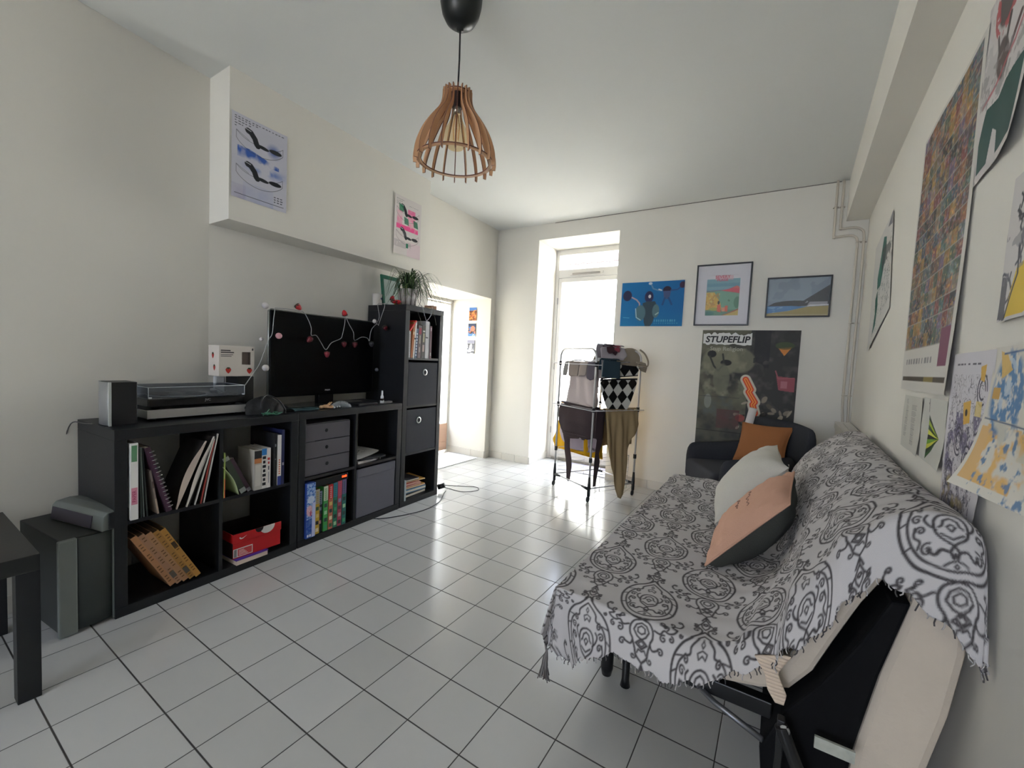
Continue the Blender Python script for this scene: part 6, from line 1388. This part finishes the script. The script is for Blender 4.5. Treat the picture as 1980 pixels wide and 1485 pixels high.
LF1 = mat('leaf_green', '4d6b32', .5, var=.2, vscale=10); LF2 = mat('leaf_dark', '33452c', .5); LF3 = mat('leaf_dry', '8c7a50', .8)
r_ = random.Random(21); m = MB(Mp_)
def blade(a, ln, h, droop, w0, k, sx=0, sy=0):
    N = 12; L_, R__ = [], []; wv = r_.uniform(-.5, .5)
    for i in range(N+1):
        f_ = i/N; rr = .012+ln*f_*(1-.12*f_); z = .12+h*sin(min(PI, f_*PI*.62*(1+droop)))*1.0-droop*.30*ln*f_**2.6; aa = a+wv*f_*f_
        c = Vector((sx+rr*cos(aa), sy+rr*sin(aa), z)); s = Vector((-sin(aa), cos(aa), 0))*w0*(1-f_**2)**.6*(.6+.8*min(1, 4*f_)/2)
        L_.append(c-s+Vector((0, 0, .0012))); R__.append(c+s+Vector((0, 0, .0012)))
    m.add([tuple(p) for p in L_+R__], [(i, i+1, N+2+i, N+1+i) for i in range(N)], k, True)
for i in range(110):
    a = r_.uniform(0, 2*PI); ln = r_.uniform(.10, .30); 
    if cos(a-.9) > .1: ln *= r_.uniform(1.1, 1.6)
    blade(a, ln, r_.uniform(.05, .17), r_.uniform(.3, 1.6), r_.uniform(.0022, .0040), r_.choice([0, 1, 1]), r_.uniform(-.02, .02), r_.uniform(-.02, .02))
for i in range(30): blade(r_.uniform(0, 2*PI), r_.uniform(.03, .07), r_.uniform(.07, .15), .1, .0035, 0, r_.uniform(-.03, .03), r_.uniform(-.03, .03))
for i in range(16): blade(r_.uniform(-.5, 2.0), r_.uniform(.30, .42), r_.uniform(.09, .16), r_.uniform(.5, 1.3), .0026, 1)
for i in range(16): blade(r_.uniform(0, 2*PI), r_.uniform(.06, .14), r_.uniform(.01, .05), 2.4, .0025, 2)
m.build('leaves', [LF1, LF2, LF3], t)
# runners hanging over the front and the side
m = MB(); A0 = c_(.19, .11)
for P in ([(0, 0, .10), (.06, -.06, .12), (.10, -.10, .04), (.105, -.04, -.08), (.10, .0, -.16), (.11, .03, -.22)], [(0, 0, .10), (.08, .02, .13), (.12, .06, .06), (.125, .09, -.05), (.12, .12, -.12)], [(0, 0, .09), (.05, -.10, .1), (.04, -.17, .02), (.03, -.175, -.12), (.05, -.172, -.22), (.02, -.174, -.30)], [(0, 0, .09), (.08, .10, .14), (.11, .17, .06), (.12, .18, -.06)]):
    m.tube(smooth_path([tuple(A0+Vector(p)) for p in P], 5), .0011, n=4)
m.build('runner', mat('runner_stem', '6d6a5c', .7), t)
for (nm_, lb, kk, x, y, w_, d_, h, c, k2) in (('wooden_box', 'small pale wooden box at the front right corner of the shelf tower top', 'box', .325, .06, .060, .075, .035, 'b98f74', 0), ('yellow_tag', 'folded yellow card beside the white cup', 'card', .085, .17, .05, .004, .045, 'b9a02e', 1), ('wood_ring', 'flat round wooden coaster beside the little wooden box', 'coaster', .27, .05, .045, .045, .010, 'b59a70', 2), ('purple_packet', 'crimson and dark packet lying right of the plant pot', 'packet', .245, .12, .07, .06, .014, '7a2f3f', 3)):
    M = S3 @ F(x, y, T3+.0005, 8 if k2 else -6)
    t = thing(nm_, lb, kk, M)
    if k2 == 2: MB(M).lathe([(.012, 0), (.026, 0), (.026, .009), (.012, .009), (.012, 0)], (0, 0, 0), 0, 24).build('ring', bmat(c), t)
    elif k2 == 1: MB(M).add([(0, 0, 0), (w_, 0, 0), (w_, .02, h), (0, .02, h), (0, .04, 0), (w_, .04, 0)], [(0, 1, 2, 3), (3, 2, 5, 4)], 0).build('card', bmat(c), t, solid=.0015)
    elif k2 == 0:
        MB(M).box(0, w_, 0, d_, 0, h*.72).build('box_body', bmat(c), t, bevel=.001); MB(M).box(-.001, w_+.001, -.001, d_+.001, h*.74, h).build('lid', bmat('c39c82'), t, bevel=.001)
    else: MB(M).box(0, w_, 0, d_, 0, h).build('packet_body', bmat(c), t, bevel=.003)

# ================================================================== strawberry string lights
sl = thing('string_lights', 'string of strawberry and white bauble lights draped over the television', 'string lights', (-.735, .75, 1.33))
WR = mat('clear_white_wire', 'a9a9a9', .4); RB = mat('strawberry_red', 'b81f24', .35); WB = mat('white_bauble', 'c3bdbb', .4); PB = mat('pink_bauble', 'cf9aa0', .4); DB = mat('dim_strawberry', '5e1620', .35); GLF = mat('berry_leaf', '2e3325', .6)
X0 = -.738
yz = [[(.255, .90), (.300, .969), (.333, 1.026), (.371, 1.142), (.393, 1.181), (.400, 1.26), (.412, 1.328)], [(.412, 1.328), (.47, 1.331), (.547, 1.330), (.586, 1.326), (.615, 1.28), (.634, 1.234), (.636, 1.193), (.67, 1.193), (.705, 1.15), (.740, 1.11), (.779, 1.155), (.846, 1.185), (.861, 1.213), (.876, 1.28), (.889, 1.325), (.915, 1.28), (.949, 1.234), (.959, 1.182), (1.017, 1.207), (1.069, 1.204), (1.087, 1.185), (1.095, 1.24), (1.111, 1.276), (1.150, 1.309), (1.168, 1.300)]]
for P in yz:
    def xx_(y): return -.728-.06*(y-.39)+.012-.004 if y > .38 else -.72
    MB().tube(smooth_path([(xx_(y)+(.012 if z > 1.318 else 0)-(.02 if z > 1.324 else 0), y, z) for y, z in P], 4), .0022, n=6).build('wire', WR, sl)
MB().tube(smooth_path([(-.770, 1.150, 1.309), (-.775, 1.178, 1.36), (-.80, 1.186, 1.43), (-.815, 1.200, 1.462), (-.80, 1.25, 1.464)], 5), .0022, n=6).build('wire', WR, sl)
MB().tube(smooth_path([(-.765, 1.165, 1.303), (-.77, 1.190, 1.36), (-.755, 1.207, 1.44), (-.77, 1.212, 1.4625), (-.77, 1.27, 1.464)], 5), .0022, n=6).build('wire', WR, sl)
MB().tube(smooth_path([(-.56, 1.34, 1.461), (-.548, 1.37, 1.458), (-.545, 1.40, 1.39), (-.545, 1.42, 1.36), (-.545, 1.46, 1.40), (-.548, 1.475, 1.45), (-.56, 1.49, 1.461)], 5), .0022, n=6).build('wire', WR, sl)
def berry(p, d, m_, r=.017):
    d = Vector(d).normalized(); q = Vector((0, 0, -1)).rotation_difference(d).to_matrix().to_4x4(); M = Matrix.Translation(p) @ q
    b = MB(M).lathe([(0, -.022), (.006, -.020), (.012, -.012), (.0165, .0), (.0165, .009), (.011, .016), (0, .018)], k=0, n=16).build('strawberry', m_, sl)
    mm = MB(M)
    for k in range(5): a = 2*PI*k/5; mm.add([(0, 0, .0195), (.015*cos(a-.4), .015*sin(a-.4), .016), (.021*cos(a), .021*sin(a), .011), (.015*cos(a+.4), .015*sin(a+.4), .016)], [(0, 1, 2, 3)], 0)
    mm.build('leaf_cap', GLF, b, solid=.001)
def bauble(p, m_, r=.0165): MB().ball(p, r, 0, 18, 12).build('bauble', m_, sl)
fx_ = lambda y: -.728-.06*(y-.39)+.020
bauble((-.745, .368, 1.336), WB, .018); berry((fx_(.547)-.012, .547, 1.350), (0, .8, -.6), RB); berry((fx_(.873)-.012, .873, 1.352), (0, -.3, 1), RB)
bauble((fx_(.425), .425, 1.174), PB, .017); bauble((-.70, .350, .994), WB, .018); bauble((-.79, .372, 1.15), WB, .011); bauble((fx_(1.11), 1.118, 1.325), WB, .015)
berry((fx_(.62), .618, 1.166), (0, -.7, -.8), DB); berry((fx_(.74), .740, 1.083), (0, 0, -1), RB if 0 else mat('rose_strawberry', '8a2a36', .35)); berry((fx_(.867), .868, 1.152), (0, .1, -1), DB); berry((fx_(.95), .953, 1.154), (0, 0, -1), DB); berry((fx_(1.09), 1.096, 1.166), (0, .1, -1), mat('faded_bauble', '34343a', .4)); berry((-.72, 1.188, 1.286), (0, .7, -.7), DB)
berry((-.705, 1.245, 1.480), (0, .9, -.2), RB); berry((-.690, 1.275, 1.478), (.3, .8, .2), RB); berry((-.74, 1.262, 1.505), (0, .4, 1), RB); bauble((-.77, 1.165, .985), mat('bauble_reflection', '5d6068', .4), .013)  # last grey ball stands in for a light's reflection on the tower side
